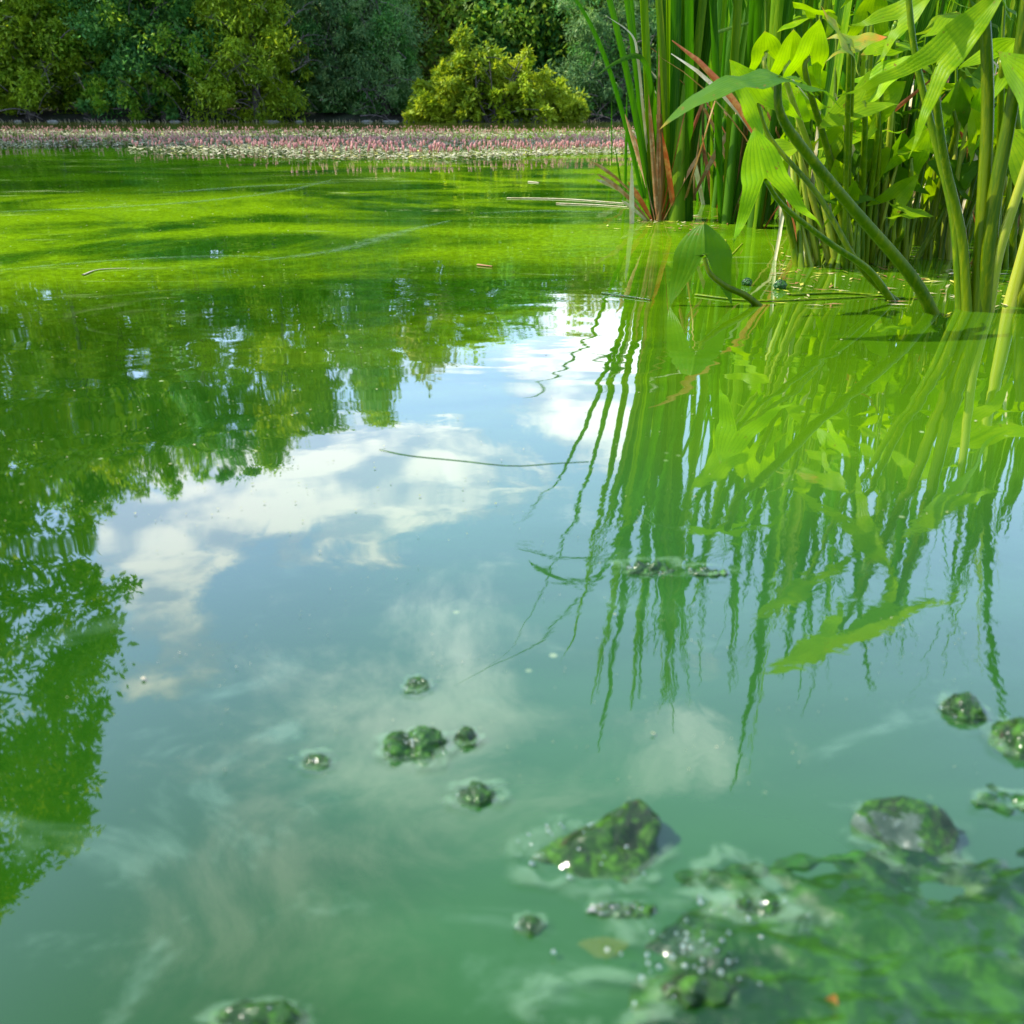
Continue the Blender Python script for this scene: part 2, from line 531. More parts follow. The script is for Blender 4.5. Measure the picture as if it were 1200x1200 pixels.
def ground_mat():
    m, t, o = new_mat('bank_earth')
    tc = t.n.new('ShaderNodeTexCoord').outputs['Object']
    n1 = t.noise(tc, .8, 6, .65)
    n2 = t.noise(tc, 7, 6, .65)
    col = t.mix(t.map(n1, .4, .6), (.022, .017, .010), (.020, .035, .008))
    col = t.mix(t.map(n2, .5, .7), col, (.055, .045, .03))
    b = t.new('ShaderNodeBump', Height=n2, Distance=.05, Strength=.7)
    pb = t.new('ShaderNodeBsdfPrincipled', Base_Color=col, Roughness=.9, Normal=b.outputs[0])
    t.l.new(pb.outputs[0], o.inputs[0])
    return m


M['ground'] = ground_mat()
M['greystone'] = barkmat('grey_stone', (.16, .15, .12), (.34, .33, .28), 9)


def film_mat():
    m, t, o = new_mat('scum_film')
    tc = t.n.new('ShaderNodeTexCoord')
    sp = t.n.new('ShaderNodeSeparateXYZ')
    t.l.new(tc.outputs['UV'], sp.inputs[0])
    n = t.noise(tc.outputs['Object'], 60, 6, .65, 1.0)
    a = t.math('MULTIPLY', t.map(sp.outputs[0], .15, 1.0, 1.0, 0.0), t.map(n, .36, .62))
    pb = t.new('ShaderNodeBsdfPrincipled', Base_Color=(.20, .34, .19, 1), Roughness=.3, Alpha=t.math('MULTIPLY', a, .32))
    t.l.new(pb.outputs[0], o.inputs[0])
    return m


M['film'] = film_mat()


def bubble_mat():
    m, t, o = new_mat('bubble')
    fr = t.new('ShaderNodeFresnel', IOR=1.5)
    tr = t.new('ShaderNodeBsdfTransparent', Color=(.92, 1, .92, 1))
    gl = t.new('ShaderNodeBsdfGlossy', Color=(1, 1, 1, 1), Roughness=.16)
    mx = t.new('ShaderNodeMixShader', Fac=t.math('ADD', fr.outputs[0], .12, clamp=True))
    t.l.new(tr.outputs[0], mx.inputs[1])
    t.l.new(gl.outputs[0], mx.inputs[2])
    t.l.new(mx.outputs[0], o.inputs[0])
    return m


M['bubble'] = bubble_mat()

# ---------------------------------------------------------------- the setting: ground and water


def shore_y(x):
    return 41.5 + 0.3 * math.sin(x * .5) + .35 * math.sin(x * 1.3 + 1)


def left_x(y):
    return -6.6 - 0.46 * y + .4 * math.sin(y * .6)


def ground_z(x, y):
    a = y - shore_y(x)
    b = left_x(y) - x
    c = -1.6 - y - .2 * math.sin(x * 1.1)
    e = x - (9 + .62 * max(y, 0))
    s = max(a, b, c, e)
    if s < 0:
        z = -0.55 + 0.50 * math.exp(s * 1.1)
    else:
        z = -0.05 + .55 * (1 - math.exp(-s * .9)) + min(s, 60) * .035
    return z + noise.noise(Vector((x * .35, y * .35, 2))) * .12 * (1 if s > -.4 else .2)


xs = np.concatenate([[-900, -400, -200, -120], np.arange(-80, 80.1, 1.0), [120, 200, 400, 900]])
ys = np.concatenate([[-400, -120, -50, -25], np.arange(-12, 80.1, 1.0), [110, 180, 400, 1200]])
V = [(x, y, ground_z(x, y)) for y in ys for x in xs]
nx = len(xs)
F = [(j * nx + i, j * nx + i + 1, (j + 1) * nx + i + 1, (j + 1) * nx + i) for j in range(len(ys) - 1) for i in range(nx - 1)]
tag(ob('ground', mesh_np('ground', V, F, [M['ground']], smooth=True)), kind='structure', label='dark earthy bank and bed around the pond')
V = [(x, y, 0) for y in (-14, 0, 4, 20, 60) for x in (-60, -10, 0, 10, 60)]
F = [(j * 5 + i, j * 5 + i + 1, (j + 1) * 5 + i + 1, (j + 1) * 5 + i) for j in range(4) for i in range(4)]
tag(ob('water', mesh_np('water', V, F, [M['water']])), kind='structure', label='still green pond water reflecting sky and trees')

# ---------------------------------------------------------------- trees
rng = np.random.default_rng(7)
random.seed(5)


def leaf_cards(centers, radii, per, size, rg, droop=0.0, aspect=.42):
    """clumps of small leaves. centers (n,3) radii (n,)"""
    n = len(centers) * per
    c = np.repeat(centers, per, 0)
    r = np.repeat(radii, per)
    v = rg.normal(size=(n, 3))
    v /= np.linalg.norm(v, axis=1)[:, None]
    rad = r * rg.random(n) ** .45
    p = c + v * rad[:, None] * np.array([1, 1, .8])
    if droop:
        p[:, 2] -= droop * r * rg.random(n)
    a = rg.normal(size=(n, 3)) + v * .5
    a[:, 2] -= .25 + droop
    a /= np.linalg.norm(a, axis=1)[:, None]
    nn = rg.normal(size=(n, 3)) + np.array([0, 0, .9])
    s = np.cross(a, nn)
    s /= np.linalg.norm(s, axis=1)[:, None] + 1e-6
    L = size * (.6 + .8 * rg.random(n))[:, None]
    Wd = L * aspect
    V = np.stack([p, p + a * L * .5 + s * Wd * .5, p + a * L, p + a * L * .45 - s * Wd * .5], 1).reshape(-1, 3)
    F = np.arange(n * 4).reshape(-1, 4)
    return V, F


def make_tree(name, base, blobs, mat, label, group, trunk_h=None, r=.16, clumps=60, per=110, leaf=.17, clump_r=.55, droop=0.0, seed=0, cat='tree', lean=(0, 0), stems=1, trunk_mat=None, aspect=.42):
    """blobs: ellipsoids (dx,dy,z, rx,ry,rz) relative to the base"""
    rg = np.random.default_rng(seed)
    rd = random.Random(seed)
    bx, by = base
    bz = max(ground_z(bx, by), -.05)
    root = empty(name, (bx, by, bz), label, cat, group)
    vols = np.array([b[3] * b[4] * b[5] for b in blobs]) ** .7
    vols /= vols.sum()
    cs, rs = [], []
    for b, fr in zip(blobs, vols):
        k = max(6, int(clumps * fr))
        v = rg.normal(size=(k, 3))
        v /= np.linalg.norm(v, axis=1)[:, None]
        rad = .35 + .65 * rg.random(k) ** .5
        # uneven envelope
        rad *= 1 + .22 * np.sin(v[:, 0] * 5 + seed) * np.cos(v[:, 2] * 6 + seed * 2)
        c = np.array(b[:3]) + v * rad[:, None] * np.array(b[3:])
        cs.append(c)
        rs.append(clump_r * (.40 + 1.35 * rg.random(k) ** 2))
    cs = np.concatenate(cs)
    rs = np.concatenate(rs)
    cs[:, 2] = np.maximum(cs[:, 2], .12)
    V, F = leaf_cards(cs, rs, per, leaf, rg, droop, aspect)
    V[:, 2] = np.maximum(V[:, 2], -.02 + .1 * rg.random(len(V)))
    alt = {'olive_foliage': 'yellow', 'green_foliage': 'olive', 'dark_teal_foliage': 'green', 'blue_green_willow_foliage': 'teal', 'yellow_green_foliage': 'olive',
           'dark_foliage': 'olive', 'faded_grey_green_foliage': 'yellow', 'yellow_shrub_foliage': 'yellow'}[mat.name]
    pick = np.array([noise.noise(Vector((c[0] * .9 + seed, c[1], c[2] * .9))) + .35 * (rg.random() - .5) > .17 for c in cs])
    ob('crown', mesh_np('crown', V, F, [mat, M[alt]], np.repeat(pick.astype(int), per)), root)
    # trunk(s) and limbs
    parts = []
    top = max(b[2] + b[5] for b in blobs)
    th = trunk_h or top * .8
    for s in range(stems):
        a = rd.uniform(0, 6.28)
        off = .0 if stems == 1 else .3
        b0 = Vector((off * math.cos(a), off * math.sin(a), -.3))
        tgt = Vector((lean[0] + off * 4 * math.cos(a), lean[1] + off * 4 * math.sin(a), th))
        mid = b0.lerp(tgt, .5) + Vector((rd.uniform(-.3, .3), rd.uniform(-.3, .3), 0))
        parts.append(tube([b0, mid, tgt], r / stems ** .5, r * .15, 8, 7))
        idx = rg.choice(len(cs), min(len(cs), 14 if stems == 1 else 6), replace=False)
        for i in idx:
            q = Vector(cs[i])
            f = min(.85, max(.12, q.z / th - .15))
            st = b0.lerp(mid, f * 2) if f < .5 else mid.lerp(tgt, f * 2 - 1)
            mm = st.lerp(q, .5) + Vector((0, 0, .25))
            parts.append(tube([st, mm, q], r * .32 * (1 - f * .5), .012, 5, 5))
    V, F = join(parts)
    ob('trunk', mesh_np('trunk', V, F, [trunk_mat or M['bark']], smooth=True), root)
    if name == 'bank_tree':
        tw = []
        for k in range(16):
            q = Vector(cs[int(rg.integers(len(cs)))])
            q.z = min(q.z, rd.uniform(.4, 5.2))
            q.y = -1.2
            dv = Vector((rd.uniform(-1, 1), rd.uniform(-.7, .1), rd.uniform(-.5, .9)))
            e = q + dv * rd.uniform(.6, 1.3)
            tw.append(tube([q - dv * .5, q + Vector((0, 0, .1)), e], .022, .006, 5, 4))
            for j in range(3):
                f = q.lerp(e, rd.uniform(.2, .9))
                tw.append(tube([f, f + Vector((rd.uniform(-.5, .5), rd.uniform(-.3, .1), rd.uniform(-.3, .5)))], .009, .003, 2, 3))
        V, F = join(tw)
        ob('bare_twigs', mesh_np('bare_twigs', V, F, [M['bare']], smooth=True), root)['kind'] = 'stuff'
    return root


def zat(py, d):
    return P(600, py, d).z


def xat(px, py, d):
    return P(px, py, d).x


def rz(py, d):
    """height of something at depth d whose mirror image shows at py"""
    v = (600 - py) / FPX
    return -(H + d * (CP * v - SP) / (CP + SP * v))


GT = 'trees along the far bank'
# front row: (px, half width px at the shore, depth, reflected top py, material key, label, extra)
front = [
    (-70, 62, 42, 620, 'green', 'mid green leafy tree cut by the left edge of the picture', {}),
    (28, 62, 42, 590, 'olive', 'olive green sunlit tree at the far left of the bank', {}),
    (95, 50, 43, 600, 'green', 'fresh green tree between the olive tree and the dark teal tree', {}),
    (188, 78, 41.5, 575, 'teal', 'big dark teal tree hanging low over the left bank', {}),
    (298, 52, 41.3, 535, 'yellow', 'yellow green willow with bare twigs on its right side', dict(droop=.4)),
    (392, 60, 43, 480, 'blue', 'soft blue green willow right of the yellow green willow', dict(droop=.5)),
    (452, 40, 42.3, 402, 'blue', 'smaller blue green willow sloping down towards the yellow shrub', dict(droop=.5)),
    (712, 62, 42.5, 372, 'blue', 'low blue green willow right behind the yellow shrub', dict(droop=.4)),
]
for i, (px, hw, d, rpy, mk, lab, ex) in enumerate(front):
    bx = xat(px, 100, d)
    hwm = hw / FPX / 1.1 * d
    top = rz(rpy, d)
    if px == 452: top = 5.2
    if px == 712: top = 4.4
    bl = [(0, 0, top * .28, hwm, 1.6, top * .27), (hwm * .1, .4, top * .62, hwm * .85, 1.8, top * .3),
          (-hwm * .3, .0, 1.4, hwm * 1.05, 1.5, 1.4), (hwm * .3, -.2, 2.6, hwm * 1.05, 1.5, 1.7), (-hwm * .2, .1, 4.2, hwm * 1.0, 1.5, 1.5), (hwm * .25, .6, top * .83, hwm * .45, 1.1, top * .15)]
    make_tree('bank_tree', (bx, d), bl, M[mk], lab, GT, clumps=int(180 + top * hwm * 5.4), per=160, leaf=.20 if mk != 'blue' else .17,
              clump_r=.55, seed=20 + i, r=.2, aspect=.42 if mk not in ('blue', 'yellow') else .3, **ex)

# back row: seen between and above, their tops shape the mirror skyline
back = [
    (10, 90, 49, 610, 'dark', 'tall dark tree behind the olive tree at the left'),
    (150, 46, 48, 560, 'green', 'tall green tree standing behind the big dark teal tree'),
    (262, 34, 48, 548, 'olive', 'tall olive tree behind the yellow green willow'),
    (340, 40, 49, 498, 'dark', 'tall dark tree behind the gap of the two willows'),
    (415, 36, 49, 492, 'yellow', 'thin yellowish tree rising behind the blue green willows'),
    (482, 42, 48, 432, 'greybrown', 'faded grey brown tree left above the yellow shrub'),
    (548, 46, 49, 402, 'dark', 'dark tree right behind the top of the yellow shrub'),
    (615, 55, 47, 372, 'teal', 'wide dark teal tree above the middle of the yellow shrub'),
    (700, 50, 48, 352, 'greybrown', 'olive grey tree above the right end of the yellow shrub'),
    (775, 50, 46, 350, 'dark', 'dark tree behind the tall cattail clump'),
    (860, 60, 47, 362, 'olive', 'olive tree behind the cattails right of the tall clump'),
    (960, 70, 46, 372, 'dark', 'dark tree showing through the middle of the cattails'),
    (1080, 80, 47, 385, 'green', 'green tree behind the large arrowhead leaves'),
    (1210, 90, 46, 400, 'dark', 'dark tree behind the cattails at the right edge'),
]
for i, (px, hw, d, rpy, mk, lab) in enumerate(back):
    bx = xat(px, 60, d)
    hwm = hw / FPX / 1.1 * d
    top = rz(rpy, d)
    bl = [(0, 0, top * .30, hwm * 1.15, 1.6, top * .28), (hwm * .05, 0, top * .68, hwm * .95, 1.5, top * .27),
          (-hwm * .15, 0, top * .86, hwm * .4, .9, top * .12),
          (0, -.4, 2.6, hwm * 1.2, 1.4, 2.4), (hwm * .2, -.2, 5.0, hwm * 1.1, 1.4, 2.0)]
    make_tree('background_tree', (bx, d), bl, M[mk], lab, GT, clumps=int(160 + top * hwm * 6.0), per=110, leaf=.30, clump_r=.72, seed=60 + i, r=.24)

# low dark scrub closing the gaps under the crowns
def scrub():
    rg = np.random.default_rng(3)
    n = 1300
    cs = np.stack([rg.uniform(-34, 36, n), rg.uniform(44.5, 52, n), rg.uniform(.2, 6.2, n)], 1)
    V, F = leaf_cards(cs, .8 + .5 * rg.random(n), 90, .34, rg)
    tag(ob('undergrowth', mesh_np('undergrowth', V, F, [M['dark']])), 'dark undergrowth filling the wood behind the bank', None, None, 'stuff')
scrub()

# the yellow shrub
d = 39.2
sx = lambda px: xat(px, 100, d)
cx = sx(585)
bl = []
for (px, py, hw) in ((543, 22, 12), (530, 52, 24), (562, 48, 16), (512, 84, 28), (582, 50, 15), (598, 58, 20), (617, 54, 10), (632, 78, 20), (657, 92, 20), (575, 92, 48), (498, 112, 20), (645, 112, 30), (676, 116, 13)):
    top = zat(py, d)
    hm = hw / FPX / 1.1 * d
    bl.append((sx(px) - cx, random.uniform(-.3, .3), top * .50, hm, 1.2, top * .47))
make_tree('yellow_shrub', (cx, d), bl, M['shrub'], 'bright yellow green rounded shrub standing in the water at the far bank', None,
          clumps=430, per=80, leaf=.20, clump_r=.25, seed=9, r=.10, stems=5, cat='shrub', trunk_h=2.2)

# tree reaching over the pond from the left, seen only in the water
bl = [(1.5, 0, 7.4, 2.4, 2.2, 1.8), (1.2, 0, 9.6, 2.0, 2.0, 1.9), (0, 0, 6.2, 2.6, 2.4, 2.0), (.2, 0, 11.6, 2.0, 2.2, 1.4), (-2, 1, 8.5, 2.2, 2.2, 2.2), (1.1, .3, 5.0, 2.7, 2.2, 1.5), (.9, .2, 3.6, 2.5, 2.0, 1.1)]
make_tree('overhanging_tree', (-10.0, 12.2), bl, M['yellow'], 'leafy tree reaching out from the left bank, mirrored along the left edge of the water', None,
          clumps=520, per=150, leaf=.15, clump_r=.42, seed=31, r=.24, trunk_h=9)

# low bank plants, dead wood and roots at the far waterline
GB = 'dead branches lying along the far bank'
br = [(20, 132, 60, -8), (118, 138, 40, -16), (150, 128, 36, -20), (172, 134, 26, 14), (205, 131, 34, -10), (262, 133, 40, -6), (296, 118, 44, -12),
      (350, 60, 26, 22), (352, 85, 22, 14), (440, 136, 36, -5), (700, 137, 40, -4), (345, 30, 22, 20)]
blab = ['long dead branch under the olive tree', 'grey dead branch leaning under the green tree', 'pale root arching above the water at the dark teal tree',
        'short forked root under the dark teal tree', 'dead branch sloping into the shade of the teal tree', 'grey branch at the foot of the yellow green willow',
        'long curved bare branch crossing the yellow green willow', 'spray of bare grey twigs right of the yellow green willow',
        'lower spray of bare twigs beside the blue willow', 'flat dead branch under the blue green willow', 'dead twigs right of the yellow shrub',
        'upper spray of bare twigs between the two willows']
for i, (px, py, wpx, rise) in enumerate(br):
    d = 41.0 if py > 100 else 40.4
    rd = random.Random(i)
    a = P(px - wpx / 2, py, d)
    b = P(px + wpx / 2, py - rise, d)
    parts = []
    mid = (a + b) / 2 + Vector((0, .2, rd.uniform(-.1, .35)))
    parts.append(tube([a, mid, b], .035, .012, 8, 5))
    for k in range(9):
        t = rd.uniform(.15, .95)
        s = a.lerp(b, t) + Vector((0, .1, .08))
        e = s + Vector((rd.uniform(-.5, .7), rd.uniform(-.4, .4), rd.uniform(-.35, .55))) * (.5 + rd.random())
        parts.append(tube([s, (s + e) / 2 + Vector((0, 0, .08)), e], .015, .004, 4, 4))
    V, F = join(parts)
    o = ob('dead_branch', mesh_np('dead_branch', V - np.array(a), F, [M['bare']], smooth=True), None, a)
    tag(o, blab[i], 'branch', GB)


def bankgrass():
    rg = np.random.default_rng(12)
    parts = []
    for i in range(900):
        x = rg.uniform(-26, 26)
        y = shore_y(x) - rg.uniform(.0, .9)
        hgt = rg.uniform(.03, .16)
        a = rg.uniform(-.6, .6)
        wd = rg.uniform(.02, .06)
        V = np.array([(x, y, -.02), (x + wd, y, -.02), (x + a * hgt + wd * .3, y - .1, hgt)])
        parts.append((V, np.array([(0, 1, 2)])))
    V, F = join(parts)
    tag(ob('bank_grass', mesh_np('bank_grass', V, F, [M['straw']])), 'dry pale grass and twigs along the far waterline', None, None, 'stuff')
bankgrass()

# pale stones on the far waterline
for i, (px, py) in enumerate(((62, 141), (128, 141), (168, 142), (205, 141), (318, 139), (350, 139), (430, 139), (458, 140), (20, 138))):
    d = 41.0
    p = P(px, py, d)
    me = bpy.data.meshes.new('stone')
    bm = bmesh.new()
    bmesh.ops.create_icosphere(bm, subdivisions=2, radius=1)
    for v in bm.verts:
        k = 1 + .3 * noise.noise(v.co * 1.3 + Vector((i * 3.1, 0, 0)))
        v.co = Vector((v.co.x * .26 * (1 + .5 * math.sin(i * 2.1)), v.co.y * .2, v.co.z * .07)) * k
    bm.to_mesh(me)
    bm.free()
    me.materials.append(M['greystone'])
    tag(ob('bank_stone', me, None, (p.x, d, .01)), ('pale stone under the olive tree, left of the pair there', 'pale stone at the foot of the green tree', 'pale stone at the left foot of the dark teal tree', 'pale stone at the right foot of the dark teal tree', 'pale stone under the yellow green willow', 'pale stone between the two willows', 'pale stone under the blue green willow, left of two', 'pale stone under the blue green willow, right of two', 'pale stone farthest left on the waterline')[i], 'stone', 'pale stones at the far waterline')

# ---------------------------------------------------------------- smartweed belt
def spike_mesh(seed, s=1.0):
    rd = random.Random(seed)
    hgt = .085
    lean = rd.uniform(-.02, .02)
    Vt, Ft = tube([(0, 0, -.02), (lean * .4, 0, hgt * .5), (lean, 0, hgt)], .0035, .0025, 2, 4)
    prof = [0.004, .010, .012, .011, .008, .003]
    Vs, Fs = tube([(lean, 0, hgt - .004), (lean * 1.4, 0, hgt + .030), (lean * 1.8, 0, hgt + .055)], .01, .01, 5, 6, rfun=lambda t: prof[int(round(t * 5))])
    V, F = join([(Vt, Ft), (Vs, Fs)])
    fm = np.array([0] * len(Ft) + [1] * len(Fs))
    return V * s, F, fm


def belt_density(x, y):
    # belt narrows to nothing at the far left front; ragged front edge
    front_y = 7.2 + 1.2 * noise.noise(Vector((x * .5, 0, 0))) + (2.5 if x < -.40 * y else 0)
    if y < front_y: return 0
    return min(1, max(.12, .62 + 1.3 * noise.noise(Vector((x * .45, y * .35, 5)))))


tmpl = [spike_mesh(i, .62) for i in range(6)]
tm = [mesh_np('smartweed_flower', V, F, [M['wstem'], M['pink']], fm, smooth=True) for V, F, fm in tmpl]
rd = random.Random(77)
spots = []
while len(spots) < 4600:
    py = 147 + 41 * rd.random() ** 1.5
    px = rd.uniform(-25, 1215)
    p = W(px, py)
    if p.y > 21 + 3 * noise.noise(Vector((p.x * .3, 1, 1))) or rd.random() > belt_density(p.x, p.y): continue
    if py > 178 and rd.random() < .45: continue
    spots.append((p.x, p.y))
spots.sort(key=lambda s: s[1])
for i, (x, y) in enumerate(spots[:300]):
    o = ob('smartweed_flower', tm[i % 6], None, (x, y, 0))
    o.rotation_euler = (0, 0, rd.uniform(0, 6.28))
    k = rd.uniform(.7, 1.25)
    o.scale = (k, k, k)
    tag(o, 'pink flower spike at the front of the floating belt, ' + ('before the olive and green trees' if x / y < -.36 else 'before the dark teal tree' if x / y < -.22 else 'before the two willows' if x / y < -.1 else 'before the yellow shrub' if x / y < .08 else 'beside and behind the cattails'), 'flower', 'pink smartweed flowers in the floating belt')
parts = []
fms = []
for i, (x, y) in enumerate(spots[300:]):
    V, F, fm = tmpl[i % 6]
    a = rd.uniform(0, 6.28)
    k = rd.uniform(.6, 1.05)
    c, s = math.cos(a), math.sin(a)
    V2 = np.stack([V[:, 0] * c - V[:, 1] * s, V[:, 0] * s + V[:, 1] * c, V[:, 2]], 1) * k + np.array([x, y, 0])
    parts.append((V2, F))
    fms.append(fm)
V, F = join(parts)
tag(ob('far_smartweed_flowers', mesh_np('far_smartweed_flowers', V, F, [M['wstem'], M['pink']], np.concatenate(fms), smooth=True)),
    'mass of pink smartweed flowers in the far part of the belt', None, None, 'stuff')


def pads(n, seed, mat, name, label, frac=1.0):
    rg = np.random.default_rng(seed)
    rd = random.Random(seed)
    Vs, k = [], 0
    while k < n:
        py = 148.5 + 38.5 * rd.random()
        px = rd.uniform(-30, 1230)
        p = W(px, py)
        if p.y > 20 + 3 * noise.noise(Vector((p.x * .3, 1, 1))) or rd.random() > belt_density(p.x, p.y): continue
        a = rd.uniform(0, 6.28)
        L = rd.uniform(.014, .032) * (1 + max(0, p.y - 9) * .05)
        Wd = L * .38
        c, s = math.cos(a), math.sin(a)
        til = rd.uniform(-.5, .5)
        z = .004 + rd.random() * .016
        pts = [(-L, 0), (-.5 * L, Wd), (.4 * L, Wd * .9), (L, 0), (.4 * L, -Wd * .9), (-.5 * L, -Wd)]
        for (u, v) in pts:
            Vs.append((p.x + u * c - v * s, p.y + u * s + v * c, max(.002, z + u * til * .6 + abs(v) * .25)))
        k += 1
    F = np.arange(n * 6).reshape(-1, 6)
    tag(ob(name, mesh_np(name, np.array(Vs), F, [mat])), label, None, None, 'stuff')


pads(24000, 1, M['pad'], 'floating_leaves', 'smartweed leaves with painted pale glare lying flat on the water in a wide belt')
pads(1500, 2, M['pady'], 'yellow_floating_leaves', 'yellow leaves scattered in the floating belt')

# ---------------------------------------------------------------- cattails
def add_blade(root, mat, *a, name='leaf', **k):
    V, F, UV = blade(*a, **k)
    return ob(name, mesh_np(name, V, F, [mat], smooth=True, uv=UV), root)


def cattail_proto(seed, nleaf, hgt, spread, wd, dry=1):
    """root at the origin, not labelled"""
    rd = random.Random(seed)
    root = bpy.data.objects.new('cattail', None)
    link(root)
    ph = rd.uniform(0, 3.14)
    for i in range(nleaf):
        t = (i + .5) / nleaf * 2 - 1
        a = ph + rd.uniform(-.35, .35)
        dirx = Vector((math.cos(a), math.sin(a), 0)) * t
        off = dirx * .018
        l = hgt * rd.uniform(.6, 1.05)
        d0 = Vector((0, 0, 1)) + dirx * spread * rd.uniform(.5, 1.2) + Vector((rd.uniform(-.04, .04), rd.uniform(-.04, .04), 0))
        cv = dirx * rd.uniform(.0, .28) + Vector((rd.uniform(-.1, .1), rd.uniform(-.1, .1), 0))
        add_blade(root, M['cat'] if rd.random() < .68 else M['catl'], (off.x, off.y, -.05), d0, l, wd * rd.uniform(.5, 1.0), curve=cv,
                  twist=rd.uniform(-1.6, 1.6), side=(math.cos(a + 1.2), math.sin(a + 1.2), 0), droop=rd.choice((0, 0, .15, .6)), n=11)
    for i in range(dry):
        a = rd.uniform(0, 6.28)
        add_blade(root, M[rd.choice(('dry', 'dry', 'red', 'straw'))], (.01 * math.cos(a), .01 * math.sin(a), -.03), (math.cos(a) * .45, math.sin(a) * .45, 1),
                  rd.uniform(.25, .7), wd * .6, curve=(math.cos(a) * .8, math.sin(a) * .8, -.5), twist=rd.uniform(-2, 2), name='dry_leaf', n=8)
    V, F = tube([(0, 0, -.06), (0, 0, .12), (0, 0, .34)], .019, .010, 4, 8)
    ob('sheath', mesh_np('sheath', V, F, [M[rd.choice(('sheath', 'stalk', 'cat'))]], smooth=True), root)
    return root


def copy_tree(o, parent=None):
    c = o.copy()
    link(c, parent)
    for ch in o.children:
        copy_tree(ch, c)
    return c


protos = [cattail_proto(100 + i, random.Random(i).choice((4, 5, 6)), 1.15 + .11 * i, .16, .030, dry=1 + i % 2) for i in range(8)]
GC = 'cattails of the stand at the right'
rd = random.Random(4)
cspots = []
for tries in range(9000):
    if len(cspots) >= 150: break
    px = rd.uniform(800, 1290)
    py = rd.uniform(184, 300)
    p = W(px, py)
    lim = 268 if px < 900 else (290 if px < 1010 else 275)
    if py > lim: continue
    if px < 850 and py > 245: continue
    if px < 830 and rd.random() < .6: continue
    if any((p.x - q[0]) ** 2 + (p.y - q[1]) ** 2 < (.085 + .012 * q[1]) ** 2 for q in cspots): continue
    if p.y > 5.4 and rd.random() < .5: continue
    cspots.append((p.x, p.y, px, py))
for i, (x, y, px, py) in enumerate(cspots):
    o = protos[i] if i < 8 else copy_tree(protos[rd.randrange(8)])
    o.location = (x, y, 0)
    o.rotation_euler = (rd.uniform(-.05, .05), rd.uniform(-.05, .05), rd.uniform(0, 6.28))
    k = rd.uniform(.82, 1.08)
    o.scale = (k, k, k)
    zone = 'right behind the broad fan' if px < 850 else 'behind the leftmost arrowhead leaves' if px < 930 else 'behind the yellowing arrowhead leaves' if px < 1050 else 'behind the large star shaped leaf' if px < 1150 else 'at the right edge'
    tag(o, 'upright green cattail %s, in the %s of the stand' % (zone, 'front' if y < 3.6 else 'middle' if y < 4.8 else 'rear'), 'cattail', GC)


def hero_cattail(px, py, label, leaves, dry, sheath=None, name='cattail'):
    """leaves: (dx0, tip px, tip py (may be above the frame), length, width, mat, droop)"""
    b = W(px, py)
    root = empty(name, b, label, 'cattail', 'cattails of the stand at the right')
    for (off, lx, ly, L, wd, mk, dr, tw) in leaves:
        d0 = Vector((lx, ly, 1))
        add_blade(root, M[mk], (off, 0, -.04), d0, L, wd, curve=(lx * .45, ly * .45, 0), twist=tw, side=(1, .15, 0), droop=dr, n=16, tip=.4)
    for (lx, ly, L, wd, mk, kz) in dry:
        add_blade(root, M[mk], (lx * .02, 0, -.02), (lx, ly, .8), L, wd, curve=(lx * .6, ly * .6, kz), twist=1.4, name='dry_leaf', n=9, fold=.4)
    if sheath:
        V, F = tube([(0, 0, -.05), (0, 0, sheath[1] * .5), (sheath[2], 0, sheath[1])], sheath[0], sheath[0] * .7, 6, 10)
        ob('sheath', mesh_np('sheath', V, F, [M[sheath[3]]], smooth=True), root)
    return root


# the broad fan in front
L = []
rd = random.Random(18)
for i in range(20):
    t = i / 19 * 2 - 1
    L.append((t * .016, t * .085 + rd.uniform(-.03, .03) - .01, rd.uniform(-.07, .08), rd.uniform(1.1, 2.05), rd.uniform(.017, .033),
              rd.choice(('cat', 'cat', 'cat', 'catl')), rd.choice((0, 0, 0, .25)), rd.uniform(-1.1, 1.1)))
hero_cattail(794, 258, 'broad fan of wide cattail leaves rising from one thick base, front left', L,
             [(.12, -.25, .42, .016, 'dry', 0), (-.2, -.25, .30, .016, 'red', -.4), (.3, -.1, .35, .02, 'dry', -.6), (-.35, .1, .3, .018, 'red', -.8)], (.036, .44, 0, 'catl'))
# leaning thinner plant to its left
hero_cattail(772, 258, 'slim cattail with rusty base just left of the broad fan',
             [(-.012, -.10, .02, 1.75, .026, 'catl', .15, .6), (-.004, -.24, .0, 1.2, .022, 'cat', .9, .8), (.0, -.04, .05, 1.9, .024, 'cat', .1, -.8),
              (.01, .02, -.03, 1.6, .024, 'catl', 0, .9), (.012, .06, .02, 1.95, .022, 'cat', .2, .3), (-.01, -.17, .03, 1.9, .020, 'cat', .5, 1.1)],
             [(-.06, -.1, .50, .013, 'dry', 0), (.10, -.15, .36, .010, 'red', 0), (-.12, -.1, .38, .014, 'dry', .2), (.3, -.2, .26, .018, 'dry', -.8), (-.7, .0, .24, .016, 'dry', -1.5), (-.5, -.2, .17, .016, 'red', -1), (.2, -.1, .42, .015, 'red', 0), (-.25, .05, .34, .016, 'dry', -.3), (-.9, -.1, .13, .014, 'straw', -1)],
             (.012, .3, -.02, 'sheath'))
hero_cattail(757, 232, 'thin cattail leaning left with brown leaf bases on the water',
             [(0, -.12, .0, 1.6, .020, 'cat', .25, .8), (0, -.30, -.05, 1.0, .018, 'cat', 1.4, .4), (.004, .05, .02, 1.7, .018, 'catl', .1, -.5)],
             [(-1.2, -.1, .20, .018, 'straw', -1.2), (-.8, .1, .26, .016, 'dry', -1.2), (.6, -.2, .3, .015, 'dry', -.5)])
